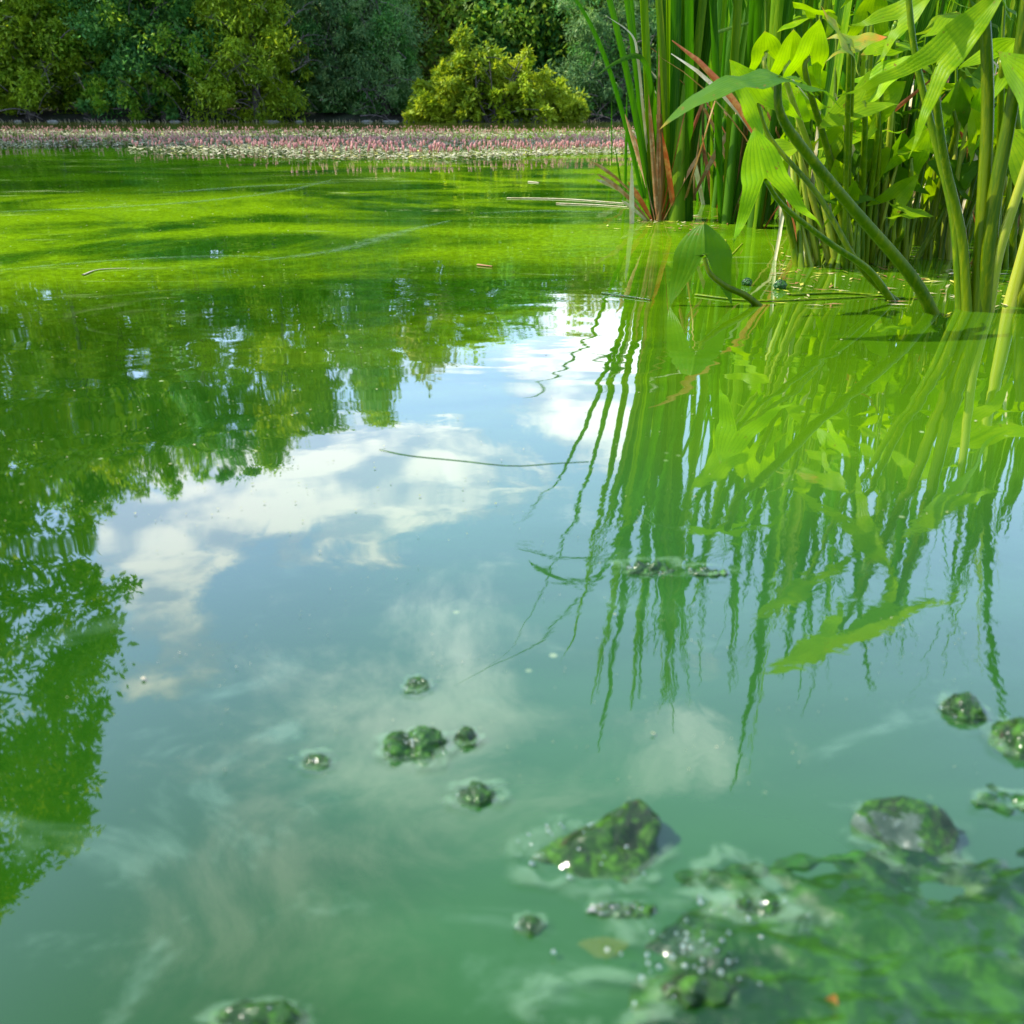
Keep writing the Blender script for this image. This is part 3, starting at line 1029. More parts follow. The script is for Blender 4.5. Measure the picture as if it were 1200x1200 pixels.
hero_cattail(816, 234, 'brown stemmed cattail right behind the broad fan',
             [(-.008, -.03, 0, 1.8, .026, 'cat', 0, .8), (.008, .05, 0, 1.7, .024, 'catl', .1, -.6), (0, .12, 0, 1.5, .022, 'cat', .5, .9)],
             [(.35, 0, .45, .018, 'red', -.3)], (.026, .30, 0, 'sheath'))
hero_cattail(851, 262, 'slender cattail alone between the broad fan and arrowhead leaves',
             [(-.01, -.12, .02, 1.65, .024, 'cat', .1, .7), (-.005, -.03, 0, 1.85, .024, 'catl', 0, -.7), (.006, .03, .03, 1.75, .024, 'cat', .0, .6), (.01, .12, -.02, 1.5, .022, 'cat', .4, 1.)],
             [(.2, .0, .22, .014, 'dry', -.2)], (.017, .30, 0, 'cat'))
hero_cattail(882, 266, 'dark stemmed cattail just behind the leftmost arrowhead leaf',
             [(-.006, -.06, .02, 1.8, .024, 'cat', .1, .7), (.006, .04, 0, 1.7, .024, 'cat', .1, -.7), (0, .14, 0, 1.45, .020, 'catl', .3, .6)],
             [], (.018, .34, 0, 'cat'))
def ribbon(label, pts, wd, mk, n=22):
    """one long bent leaf through world points"""
    path = smooth_path(pts, n)
    o0 = path[0]
    V, UV = [], []
    for i, p in enumerate(path):
        t = i / n
        d = (path[min(n, i + 1)] - path[max(0, i - 1)]).normalized()
        sv = d.cross(Vector((.35, -.85, .5))).normalized()
        nv = d.cross(sv)
        q = wd * (1 if t < .55 else max(.02, (1 - t) / .45) ** .8)
        for k, u in enumerate((-.5, -.22, 0, .22, .5)):
            V.append(p - o0 + sv * (u * q) + nv * (q * (.12, .06, 0, .06, .12)[k]))
            UV.append((k / 4, t))
    F = [(i * 5 + k, i * 5 + k + 1, i * 5 + k + 6, i * 5 + k + 5) for i in range(n) for k in range(4)]
    o = ob('bent_leaf', mesh_np('bent_leaf', [tuple(v) for v in V], F, [M[mk]], smooth=True, uv=UV), None, o0)
    tag(o, label, 'cattail leaf', 'bent cattail leaves')


ribbon('bent cattail leaf arching left out of the slim cattail, its tip over the far bushes', [W(772, 256), P(767, 150, 2.86), P(763, 95, 2.84), P(750, 66, 2.82), P(724, 72, 2.8), P(696, 91, 2.78)], .020, 'cat')
ribbon('thin pale leaf tip curling left high on the slim cattail', [W(768, 254), P(755, 140, 2.86), P(748, 70, 2.85), P(740, 40, 2.84), P(708, 17, 2.82)], .010, 'straw')
ribbon('thin bent leaf crossing the stand diagonally up to the right', [W(818, 236), P(812, 110, 3.3), P(828, 48, 3.25), P(880, 26, 3.2), P(955, 4, 3.15)], .014, 'cat')
ribbon('tall cattail leaf bent flat to the left, mirrored above the floating weed clump', [Vector((.56, 2.92, -.02)), Vector((.50, 2.88, .7)), Vector((.40, 2.84, 1.12)), Vector((.18, 2.78, 1.14)), Vector((0, 2.72, 1.05))], .026, 'cat')
ribbon('longest cattail leaf leaning far left, its mirrored tip crossing open water', [Vector((.54, 2.90, -.02)), Vector((.47, 2.88, .8)), Vector((.36, 2.85, 1.18)), Vector((.12, 2.76, 1.42)), Vector((-.22, 2.7, 1.62))], .018, 'cat')
ribbon('cattail leaf arching left with its mirrored tip beside the flat one', [Vector((.55, 2.86, -.02)), Vector((.46, 2.80, .8)), Vector((.30, 2.75, 1.20)), Vector((.10, 2.7, 1.17)), Vector((.05, 2.68, 1.10))], .030, 'cat')

# single thin reed leaves
for px, py, tx, ty, wd, lab, mk in ((717, 187, 717, 115, .010, 'single short green reed leaf leftmost in the belt', 'cat'),
                                    (733, 229, 735, 108, .012, 'single upright green reed leaf with brown foot', 'cat'),
                                    (741, 262, 741, 190, .016, 'single pale whitish reed leaf standing left of the slim cattail', 'straw'),
                                    (731, 228, 722, 168, .008, 'short brownish reed leaf leaning left', 'cat')):
    b = W(px, py)
    tp = P(tx, ty, b.y)
    V, F, UV = blade(b * 0 + Vector((0, 0, -.03)), (tp - b), (tp - b).length + .03, wd, n=8, tip=.5, side=(1, .3, 0))
    o = ob('reed_leaf', mesh_np('reed_leaf', V, F, [M[mk]], smooth=True, uv=UV), None, b)
    tag(o, lab, 'reed leaf')

# ---------------------------------------------------------------- arrowhead plants
def arrow_leaf_mesh(L, B, Wd, splay=.35, fold=.12, kf=0.0, kb=0.0, wave=.06, seed=0, mat=None, twist=0.0):
    """arrow-shaped blade: x across, y to the tip, z the upper side. attachment at the origin"""
    rows, uvs = [], []
    nf, nb, nc = 14, 10, 5
    def bend(x, y, z, k):
        if abs(k) < 1e-4: return x, y, z
        a = k * y
        return x, math.sin(a) / k - z * math.sin(a), -(1 - math.cos(a)) / k + z * math.cos(a)
    V, F, UV = [], [], []
    idx = {}
    def vert(x, y, u, v, k):
        z = fold * abs(x) + wave * Wd * math.sin(y / Wd * 3.3 + seed) * (abs(x) / Wd)
        a = twist * y
        x2, z2 = x * math.cos(a) - z * math.sin(a), x * math.sin(a) + z * math.cos(a)
        V.append(bend(x2, y, z2, k))
        UV.append((u, v))
        return len(V) - 1
    for sgn in (1, -1):
        grid = []
        for j in range(nb, 0, -1):
            v = j / nb
            hw = Wd * .47 * (1 - v) ** .98 * (1 + .6 * v)
            c = Wd * .5 + splay * B * v + .10 * B * v * v
            grid.append([vert(sgn * (c + hw * (2 * q / nc - 1)), -B * v + (Wd * .12 * (1 - q / nc) if j < nb else 0), .5 + .5 * sgn * q / nc, -v, kb) for q in range(nc + 1)])
        for j in range(nf + 1):
            v = j / nf
            hw = Wd * max(0, (1 - v)) ** 1.08 * (1 + 1.05 * v)
            grid.append([vert(sgn * hw * q / nc, L * v + (Wd * .12 * (1 - q / nc) if j == 0 else 0), .5 + .5 * sgn * q / nc, v, kf) for q in range(nc + 1)])
        for a, b in zip(grid[:-1], grid[1:]):
            for q in range(nc):
                f = (a[q], a[q + 1], b[q + 1], b[q])
                F.append(f if sgn > 0 else f[::-1])
    return mesh_np('leaf_blade', V, F, [mat or M['arrow']], smooth=True, uv=UV)


def frame(ydir, nrm):
    y = Vector(ydir).normalized()
    z = Vector(nrm)
    z = (z - y * z.dot(y)).normalized()
    x = y.cross(z)
    return Matrix((x, y, z)).transposed().to_4x4()


def stalk_leaf(root, pts, r0, r1, leaf=None, mat='stalk'):
    """pts in world. leaf = dict(tip, nrm, B, W ...)"""
    o0 = root.location
    V, F = tube([p - o0 for p in pts], r0, r1, 18, 9, ridge=.10)
    st = ob('stalk', mesh_np('stalk', V, F, [M[mat]], smooth=True), root)
    if leaf:
        A = pts[-1]
        yv = leaf['tip'] - A
        me = arrow_leaf_mesh(yv.length, leaf['B'], leaf['W'], leaf.get('splay', .35), leaf.get('fold', .12), leaf.get('kf', 0), leaf.get('kb', 0),
                             leaf.get('wave', .13), leaf.get('seed', 0), M[leaf.get('mat', 'arrow')], leaf.get('twist', 0))
        lo = ob('leaf_blade', me, st)
        lo.matrix_local = Matrix.Translation(A - o0) @ frame(yv, leaf['nrm'])
    return st


GA = 'arrowhead plants at the right'
# --- plant with the long leaning stalk and the arched leaf
b = W(1103, 366)
root = empty('arrowhead_plant', b, 'arrowhead plant with long stalk leaning left to an arched leaf with pointed ends', 'arrowhead plant', GA)
d0 = b.y
stalk_leaf(root, [b + Vector((0, 0, -.02)), P(1070, 325, d0 - .02), P(997, 241, d0 - .06), P(937, 168, d0 - .10), P(914, 130, d0 - .12), P(912, 90, d0 - .13)], .0105, .0048,
           dict(tip=P(770, 82, d0 - .19), nrm=(.0, -.30, 1), B=.115, W=.034, kf=4.6, kb=5.5, splay=.15, fold=-.05, mat='arrowd', seed=1))
# --- second leaning stalk, drooping leaf with two long lobes
b = W(1056, 352)
root = empty('arrowhead_plant', b, 'arrowhead plant whose drooping leaf hangs two long lobes down, left of the leaning stalk', 'arrowhead plant', GA)
d0 = b.y
stalk_leaf(root, [b + Vector((0, 0, -.02)), P(1020, 318, d0 - .02), P(976, 287, d0 - .05), P(920, 243, d0 - .08), P(897, 211, d0 - .1)], .0068, .0032,
           dict(tip=P(884, 148, d0 - .06), nrm=(-.12, -1, .35), B=.095, W=.036, splay=.45, kb=2.0, kf=.5, fold=-.05, seed=3))
stalk_leaf(root, [b + Vector((.02, .01, -.02)), P(1010, 315, d0), P(960, 230, d0 + .02), P(905, 165, d0 + .05), P(888, 122, d0 + .05)], .006, .003,
           dict(tip=P(853, 70, d0 + .04), nrm=(.2, -1, .3), B=.08, W=.034, splay=.30, kf=-1, fold=.2, seed=5))
# --- the small curled leaf on the water
b = W(896, 357)
root = empty('arrowhead_plant', b, 'small curled arrowhead leaf with both lobes touching the water, lowest at the left', 'arrowhead plant', GA)
d0 = b.y
stalk_leaf(root, [b + Vector((0, 0, -.01)), P(875, 347, d0 - .01), P(850, 335, d0 - .02), P(832, 320, d0 - .02), P(826, 302, d0 - .02)], .0065, .0035,
           dict(tip=P(826, 258, d0 - .0), nrm=(.0, -1, .2), B=.070, W=.050, splay=.30, kb=6.5, kf=5.0, fold=-.45, seed=7, wave=.16, mat='arrowd'), mat='stalk')

# --- the big plant at the right with thick stalks
b = W(1146, 364)
root = empty('arrowhead_plant', b, 'big arrowhead plant with four thick stalks and the large star shaped leaf at top', 'arrowhead plant', GA)
d0 = b.y
stalk_leaf(root, [b + Vector((-.012, 0, -.02)), P(1128, 280, d0), P(1108, 190, d0 - .01), P(1098, 120, d0 - .03), P(1096, 75, d0 - .05)], .0085, .004,
           dict(tip=P(1185, -22, d0 - .06), nrm=(-.35, -.85, .35), B=.118, W=.029, splay=.40, kf=.6, kb=-.3, fold=.22, seed=2))
stalk_leaf(root, [b + Vector((-.02, .01, -.02)), P(1118, 260, d0 + .02), P(1095, 160, d0 + .03), P(1072, 60, d0 + .03), P(1060, -60, d0 + .02)], .007, .004,
           dict(tip=P(1000, -150, d0 - .05), nrm=(-.1, -.5, 1), B=.12, W=.05, splay=.3, kf=1.5, fold=.15, seed=4))
stalk_leaf(root, [b + Vector((.002, 0, -.02)), P(1152, 250, d0), P(1158, 110, d0), P(1150, -40, d0 - .02), P(1140, -160, d0 - .03)], .0115, .006,
           dict(tip=P(1040, -250, d0 - .15), nrm=(-.45, -.5, .8), B=.12, W=.045, splay=.4, kf=1.5, fold=.12, seed=6), mat='stalk')
stalk_leaf(root, [b + Vector((.012, 0, -.02)), P(1165, 240, d0 - .02), P(1185, 130, d0 - .03), P(1198, 40, d0 - .05), P(1212, -80, d0 - .06)], .0125, .0065,
           dict(tip=P(1130, -190, d0 - .2), nrm=(-.3, -.3, 1), B=.11, W=.036, splay=.4, kf=2, fold=.12, seed=8))
stalk_leaf(root, [b + Vector((.02, 0, -.02)), P(1170, 300, d0 - .02), P(1195, 220, d0 - .04), P(1225, 130, d0 - .05)], .009, .006,
           dict(tip=P(1170, 60, d0 - .1), nrm=(-.3, -.8, .5), B=.1, W=.05, splay=.4, fold=.12, seed=9), mat='stalky')
b = W(1192, 358)
root = empty('arrowhead_plant', b, 'arrowhead plant cut by the right edge of the picture, pale stalk base on the water', 'arrowhead plant', GA)
d0 = b.y
stalk_leaf(root, [b + Vector((-.01, 0, -.02)), P(1200, 300, d0), P(1225, 200, d0)], .014, .008,
           dict(tip=P(1180, 150, d0 + .05), nrm=(-.3, -.8, .5), B=.1, W=.05, fold=.12, seed=11), mat='stalky')
stalk_leaf(root, [b + Vector((.005, 0, -.02)), P(1215, 320, d0 - .03), P(1250, 250, d0 - .05)], .014, .008, mat='stalk')

# --- mid ground leaves: (attach px,py, tip px,py, depth offset from 1.75, size, normal, mat, base px,py)
mids = [
    ((925, 72), (930, 34), .02, (.06, .035), (.1, -1, .3), 'arrow', (985, 312), 'upright leaf behind the arched leaf'),
    ((948, 66), (961, 22), .0, (.06, .036), (.3, -1, .2), 'arrow', (1000, 313), 'pointed leaf standing just right of the arched leaf'),
    ((898, 62), (896, 36), .06, (.05, .03), (-.2, -1, .3), 'arrow', (978, 310), 'small pale leaf above the leftmost leaf'),
    ((994, 52), (960, 8), -.05, (.05, .028), (-.2, -.5, .9), 'arrowy', (990, 314), 'yellowing leaf with orange tips at the top'),
    ((998, 50), (1040, 42), .0, (.05, .03), (.1, -.6, .9), 'arrowy', (992, 314), 'second yellowing leaf beside the first orange tipped one'),
    ((1012, 118), (958, 150), .02, (.05, .034), (-.2, -.8, .5), 'arrow', (1010, 311), 'drooping leaf below the yellowing leaves'),
    ((1028, 122), (1062, 95), .04, (.06, .034), (.2, -.8, .5), 'arrow', (1015, 310), 'leaf between the yellowing leaves and the star shaped leaf'),
    ((1035, 92), (1075, 62), .02, (.06, .032), (.0, -.6, .8), 'arrow', (1022, 309), 'flat leaf left of the star shaped leaf'),
    ((1052, 48), (1010, 60), .05, (.06, .03), (.0, -.7, .8), 'arrow', (1030, 308), 'narrow leaf pointing left under the star shaped leaf'),
    ((1050, 25), (1095, -10), .0, (.07, .035), (-.2, -.7, .6), 'arrow', (1040, 305), 'upright leaf left above the star shaped leaf'),
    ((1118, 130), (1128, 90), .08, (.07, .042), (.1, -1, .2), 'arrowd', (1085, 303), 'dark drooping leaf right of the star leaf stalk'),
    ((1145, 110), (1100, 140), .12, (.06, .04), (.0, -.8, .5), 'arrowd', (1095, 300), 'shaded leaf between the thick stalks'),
    ((1172, 68), (1192, 45), .0, (.06, .04), (-.3, -.8, .5), 'arrow', (1170, 315), 'rounded leaf near the right edge behind the thick stalks'),
    ((1192, 130), (1206, 88), .05, (.08, .045), (-.2, -1, .3), 'arrow', (1188, 312), 'bright leaf hanging at the right edge'),
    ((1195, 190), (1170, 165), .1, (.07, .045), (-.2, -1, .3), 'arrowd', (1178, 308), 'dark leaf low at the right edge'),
    ((1060, 250), (1095, 253), .05, (.04, .02), (.0, -.5, .9), 'arrow', (1045, 313), 'small flat leaf low between the stalks'),
    ((975, 178), (1008, 170), .1, (.05, .03), (.1, -.4, .9), 'arrow', (1005, 306), 'small leaf behind the long leaning stalk'),
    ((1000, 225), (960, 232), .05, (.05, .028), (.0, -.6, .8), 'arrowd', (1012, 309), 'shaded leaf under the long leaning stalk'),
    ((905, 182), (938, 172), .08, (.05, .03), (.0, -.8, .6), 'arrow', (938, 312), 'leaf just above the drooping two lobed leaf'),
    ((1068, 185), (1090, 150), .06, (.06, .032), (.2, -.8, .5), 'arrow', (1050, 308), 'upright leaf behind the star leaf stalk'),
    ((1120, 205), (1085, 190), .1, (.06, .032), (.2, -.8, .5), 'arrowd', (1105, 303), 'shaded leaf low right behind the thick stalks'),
    ((940, 130), (905, 95), .12, (.06, .034), (-.2, -.9, .5), 'arrow', (950, 311), 'pale leaf behind the bend of the arched leaf'),
    ((1020, 25), (1030, -20), .1, (.06, .034), (-.2, -.9, .5), 'arrow', (1012, 306), 'leaf at the top edge above the yellowing leaves'),
]
rd = random.Random(21)
for i, (at, tp, dd, (B, Wd), nr, mk, bs, lab) in enumerate(mids):
    b = W(*bs)
    root = empty('arrowhead_plant', b, 'slim arrowhead plant, ' + lab, 'arrowhead plant', GA)
    d0 = b.y + dd - .12
    mx = (at[0] * .45 + bs[0] * .55, at[1] * .45 + bs[1] * .55)
    stalk_leaf(root, [b + Vector((0, 0, -.02)), P(mx[0], mx[1], (b.y + d0) / 2 + .02), P(at[0] + rd.uniform(-4, 4), at[1] + 25, d0), P(at[0], at[1], d0)],
               rd.uniform(.006, .009), .0035,
               dict(tip=P(tp[0], tp[1], d0 - .02), nrm=nr, B=B, W=Wd, splay=rd.uniform(.3, .5), kb=rd.uniform(-1, 4), kf=rd.uniform(-1, 3), fold=rd.uniform(-.1, .25), mat=mk, seed=i),
               mat='stalk' if rd.random() < .8 else 'stalky')
    for k in range(rd.choice((2, 3))):
        e = P(bs[0] + rd.uniform(-40, 40), bs[1] - rd.uniform(70, 180), b.y + rd.uniform(-.05, .1))
        stalk_leaf(root, [b + Vector((rd.uniform(-.03, .03), rd.uniform(-.02, .03), -.02)), b.lerp(e, .5) + Vector((0, 0, .01)), e], rd.uniform(.005, .008), .003,
                   dict(tip=e + Vector((rd.uniform(-.05, .05), -.02, .05)), nrm=(rd.uniform(-.4, .4), -.8, .5), B=.052, W=.026, fold=.2, kb=2, seed=i + k, mat=rd.choice(('arrow', 'arrowd'))) if rd.random() < .92 else None,
                   mat=rd.choice(('stalk', 'stalk', 'stalky')))

# taller plants further back, copied
proto = []
for j in range(4):
    rd = random.Random(300 + j)
    root = bpy.data.objects.new('arrowhead_plant', None)
    link(root)
    for k in range(rd.choice((3, 4, 5))):
        a = rd.uniform(0, 6.28)
        hh = rd.uniform(.30, .75)
        e = Vector((math.cos(a) * rd.uniform(.04, .14), math.sin(a) * .1, hh))
        stalk_leaf(root, [Vector((math.cos(a) * .01, math.sin(a) * .01, -.02)), e * .5 + Vector((0, 0, .03)), e], rd.uniform(.006, .010), .004,
                   dict(tip=e + Vector((math.cos(a) * .08, math.sin(a) * .08 - .03, rd.uniform(-.03, .08))), nrm=(math.cos(a) * .2, -.5, .9), B=rd.uniform(.06, .10),
                        W=rd.uniform(.032, .05), kf=rd.uniform(0, 4), kb=rd.uniform(-1, 3), splay=rd.uniform(.3, .5), seed=k, mat=rd.choice(('arrow', 'arrow', 'arrowd'))))
    proto.append(root)
rd = random.Random(8)
pl = []
while len(pl) < 18:
    px, py = rd.uniform(930, 1250), rd.uniform(262, 312)
    if px > 1200 and py < 290: py += 20
    q = W(px, py)
    if any((q.x - a.x) ** 2 + (q.y - a.y) ** 2 < .008 for a in pl): continue
    pl.append(q)
for i, q in enumerate(pl):
    o = proto[i] if i < 4 else copy_tree(proto[rd.randrange(4)])
    o.location = q
    k = rd.uniform(.6, 1.0)
    o.scale = (k, k, k)
    o.rotation_euler = (0, 0, rd.uniform(-.8, .8))
    zx = q.x / q.y
    zone = 'left, behind the leaning stalks' if zx < .40 else 'middle, left of the thick stalks' if zx < .5 else 'right, behind the thick stalks' if zx < .58 else 'far right, at the picture edge'
    tag(o, 'slim arrowhead plant in the %s row of the thicket, %s' % ('front' if q.y < 2.1 else 'middle' if q.y < 2.45 else 'rear', zone), 'arrowhead plant', 'arrowhead plants of the thicket')

# dead stems in the thicket
rd = random.Random(44)
for i in range(22):
    px, py = rd.uniform(905, 1200), rd.uniform(255, 312)
    b = W(px, py)
    e = Vector((rd.uniform(-.14, .14), rd.uniform(-.08, .08), rd.uniform(.15, .5)))
    V, F, UV = blade((0, 0, -.02), e, e.length, rd.uniform(.006, .014), twist=rd.uniform(-2, 2), n=6, fold=.3, kink=(.6, (rd.uniform(-.6, .6), 0, -.4)))
    tag(ob('withered_reed', mesh_np('withered_reed', V, F, [M[rd.choice(('dry', 'straw', 'red', 'straw'))]], smooth=True, uv=UV), None, b),
        'dry brown reed standing in the arrowhead thicket', 'withered reed', 'withered reeds in the thicket')

# green pond fruits on the water beside the curled leaf
for px, py, r, lab in ((875, 334, .0085, 'smaller green round bud on the water, left of two'), (914, 338, .0105, 'larger lumpy green bud on the water, right of two')):
    b = W(px, py)
    me = bpy.data.meshes.new('water_bud')
    bm = bmesh.new()
    bmesh.ops.create_icosphere(bm, subdivisions=4, radius=r)
    for v in bm.verts:
        v.co *= 1 + .22 * noise.noise(v.co * 260 + Vector((px, 0, 0)))
        v.co.x *= 1.15
    bm.to_mesh(me)
    bm.free()
    for f in me.polygons: f.use_smooth = True
    me.materials.append(M['algae'])
    tag(ob('water_bud', me, None, b + Vector((0, 0, r * .6))), lab, 'bud')

# floating straws, twigs and strands
def strand(name, pxs, r, mat, label, cat, z=.002, flat=.4, group=None):
    pts = [W(*p, z) for p in pxs]
    o0 = pts[0]
    V, F = tube([p - o0 for p in pts], r, r * .5, 14, 7)
    V[:, 2] = V[:, 2] * flat
    tag(ob(name, mesh_np(name, V, F, [mat], smooth=True), None, o0), label, cat, group)


strand('floating_straw', ((594, 232), (660, 233), (732, 238)), .006, M['straw'], 'long pale straw floating left of the cattails, rear of two', 'straw')
strand('floating_straw', ((652, 238), (700, 240), (742, 243)), .005, M['straw'], 'pale straw floating in front of the longer one', 'straw')
strand('floating_straw', ((97, 322), (115, 316), (148, 314)), .003, M['pad'], 'short pale thread drifting at the left', 'straw')
strand('floating_straw', ((620, 213), (632, 214)), .010, M['pad'], 'short pale scrap drifting behind the straws', 'straw')
strand('floating_scrap', ((560, 310), (568, 311), (577, 312)), .005, M['dry'], 'small tan leaf scrap floating in mid water', 'leaf scrap')
strand('floating_twig', ((445, 527), (480, 534), (540, 540), (600, 546), (650, 543), (690, 541)), .0013, M['strand'], 'long thin dark weed thread across the mirrored clouds', 'weed thread', z=.0002, flat=.3)
strand('floating_twig', ((706, 343), (735, 347), (762, 351)), .004, M['algae'], 'dark twig floating in front of the fan of cattails', 'twig')
strand('floating_leaf', ((815, 345), (880, 352), (960, 350), (1040, 346)), .005, M['stalk'], 'long green stem floating past the two round buds', 'stem')
strand('floating_leaf', ((925, 345), (990, 343), (1060, 349)), .007, M['stalk'], 'green strap leaf floating under the leaning stalks', 'stem')
strand('floating_leaf', ((850, 281), (853, 300), (870, 285)), .0022, M['stalky'], 'small yellow sprig on the water in front of the slender cattail', 'sprig')

film_parts, bub = [], []


def scum_line(pxs, wd, seed):
    path = smooth_path([W(*p, .0014) for p in pxs], 60)
    V, UV = [], []
    for i, p in enumerate(path):
        d = (path[min(60, i + 1)] - path[max(0, i - 1)]).normalized()
        sv = Vector((-d.y, d.x, 0))
        e = math.sin(math.pi * i / 60) ** .5
        q = wd * e * (.6 + .8 * abs(noise.noise(Vector((i * .15, seed, 0)))))
        for u in (-1, -.5, 0, .5, 1):
            V.append(p + sv * (u * q))
            UV.append((.30 + .7 * abs(u), i / 60))
    F = [(i * 5 + k, i * 5 + k + 1, i * 5 + k + 6, i * 5 + k + 5) for i in range(60) for k in range(4)]
    film_parts.append((np.array([tuple(v) for v in V]), np.array(F), np.array(UV)))


scum_line([(-20, 249), (120, 243), (230, 236), (330, 224), (392, 210)], .07, 1)
scum_line([(190, 226), (300, 218), (400, 214)], .10, 2)
scum_line([(300, 306), (400, 292), (470, 272), (530, 258)], .05, 3)
scum_line([(-20, 318), (120, 306), (250, 300), (330, 302)], .03, 4)
scum_line([(560, 250), (640, 247), (730, 250)], .05, 5)

def litter():
    rd = random.Random(5)
    Vs, Fs, fm = [], [], []
    k = 0
    while k < 330:
        if rd.random() < .7: px, py = rd.uniform(900, 1210), rd.gauss(322, 18)
        else: px, py = rd.gauss(800, 38), rd.gauss(262, 7)
        p = W(px, py)
        a = rd.uniform(0, 3.14)
        L, wd = rd.uniform(.004, .022), rd.uniform(.001, .004)
        c, q = math.cos(a), math.sin(a)
        n0 = len(Vs)
        for u, v in ((-1, -.3), (-.2, -1), (1, 0), (.1, 1)):
            Vs.append((p.x + u * L * c - v * wd * q, p.y + u * L * q + v * wd * c, .0018 + rd.random() * .002))
        Fs.append((n0, n0 + 1, n0 + 2, n0 + 3))
        fm.append(rd.choice((0, 0, 1, 2)))
        k += 1
    tag(ob('floating_litter', mesh_np('floating_litter', Vs, Fs, [M['dry'], M['straw'], M['pady']], fm)), 'bits of dead leaf floating around the plant stems', None, None, 'stuff')
litter()


# pale flecks
def flecks():
    rd = random.Random(91)
    Vs, Fs = [], []
    def disc(px, py, r, asp):
        p = W(px, py)
        n0 = len(Vs)
        a0 = rd.uniform(0, 6.28)
        for k in range(8):
            a = a0 + k * math.pi / 4
            rr = r * rd.uniform(.7, 1.2)
            Vs.append((p.x + math.cos(a) * rr, p.y + math.sin(a) * rr * asp, .0012 + .0006 * rd.random()))
        Fs.append(tuple(range(n0, n0 + 8)))
    for px, py, r in ((300, 530, .004), (345, 459, .004), (148, 501, .003), (310, 590, .004), (417, 599, .0035), (168, 797, .006), (640, 415, .003), (200, 545, .004), (256, 547, .003),
                      (340, 626, .0025), (375, 648, .003), (547, 627, .0025), (765, 862, .004), (720, 722, .0035), (490, 630, .002), (240, 574, .003), (60, 560, .003), (112, 590, .003)):
        disc(px, py, r * (.30 if py > 550 else .5), .7)
    for i in range(420):
        py = 200 + 420 * rd.random() ** 1.3
        px = rd.gauss(250, 190) if rd.random() < .6 else rd.uniform(0, 1150)
        if not -20 < px < 1200: continue
        p = W(px, py)
        disc(px, py, rd.uniform(.0004, .0013) * (.4 + p.y * .8), rd.uniform(.4, 1))
    for i in range(900):
        py = 380 + 560 * rd.random()
        px = rd.uniform(0, 1190)
        if noise.noise(Vector((px * .008, py * .012, 3))) < -.05: continue
        disc(px, py, rd.uniform(.00018, .0005) * (.4 + W(px, py).y * 1.1), rd.uniform(.4, 1))
    tag(ob('floating_flecks', mesh_np('floating_flecks', Vs, Fs, [M['pad']])), 'pale flecks drifting on the green water', None, None, 'stuff')
flecks()

# ---------------------------------------------------------------- near water: algae covered stones and mats
def film(cx, cy, rx, ry, seed, z=.0016):
    rd = random.Random(seed)
    n, m = 40, 5
    V, UV = [], []
    ph = rd.uniform(0, 6)
    for j in range(m + 1):
        t = j / m
        for k in range(n):
            a = 2 * math.pi * k / n
            q = 1 + .28 * noise.noise(Vector((math.cos(a) * 1.6, math.sin(a) * 1.6, seed))) + .08 * math.sin(7 * a + ph)
            V.append((cx + math.cos(a) * rx * t * q, cy + math.sin(a) * ry * t * q, z))
            UV.append((min(1, abs(t - .70) / .30), k / n))
    F = [(j * n + k, j * n + (k + 1) % n, (j + 1) * n + (k + 1) % n, (j + 1) * n + k) for j in range(m) for k in range(n)]
    film_parts.append((np.array(V), np.array(F), np.array(UV)))


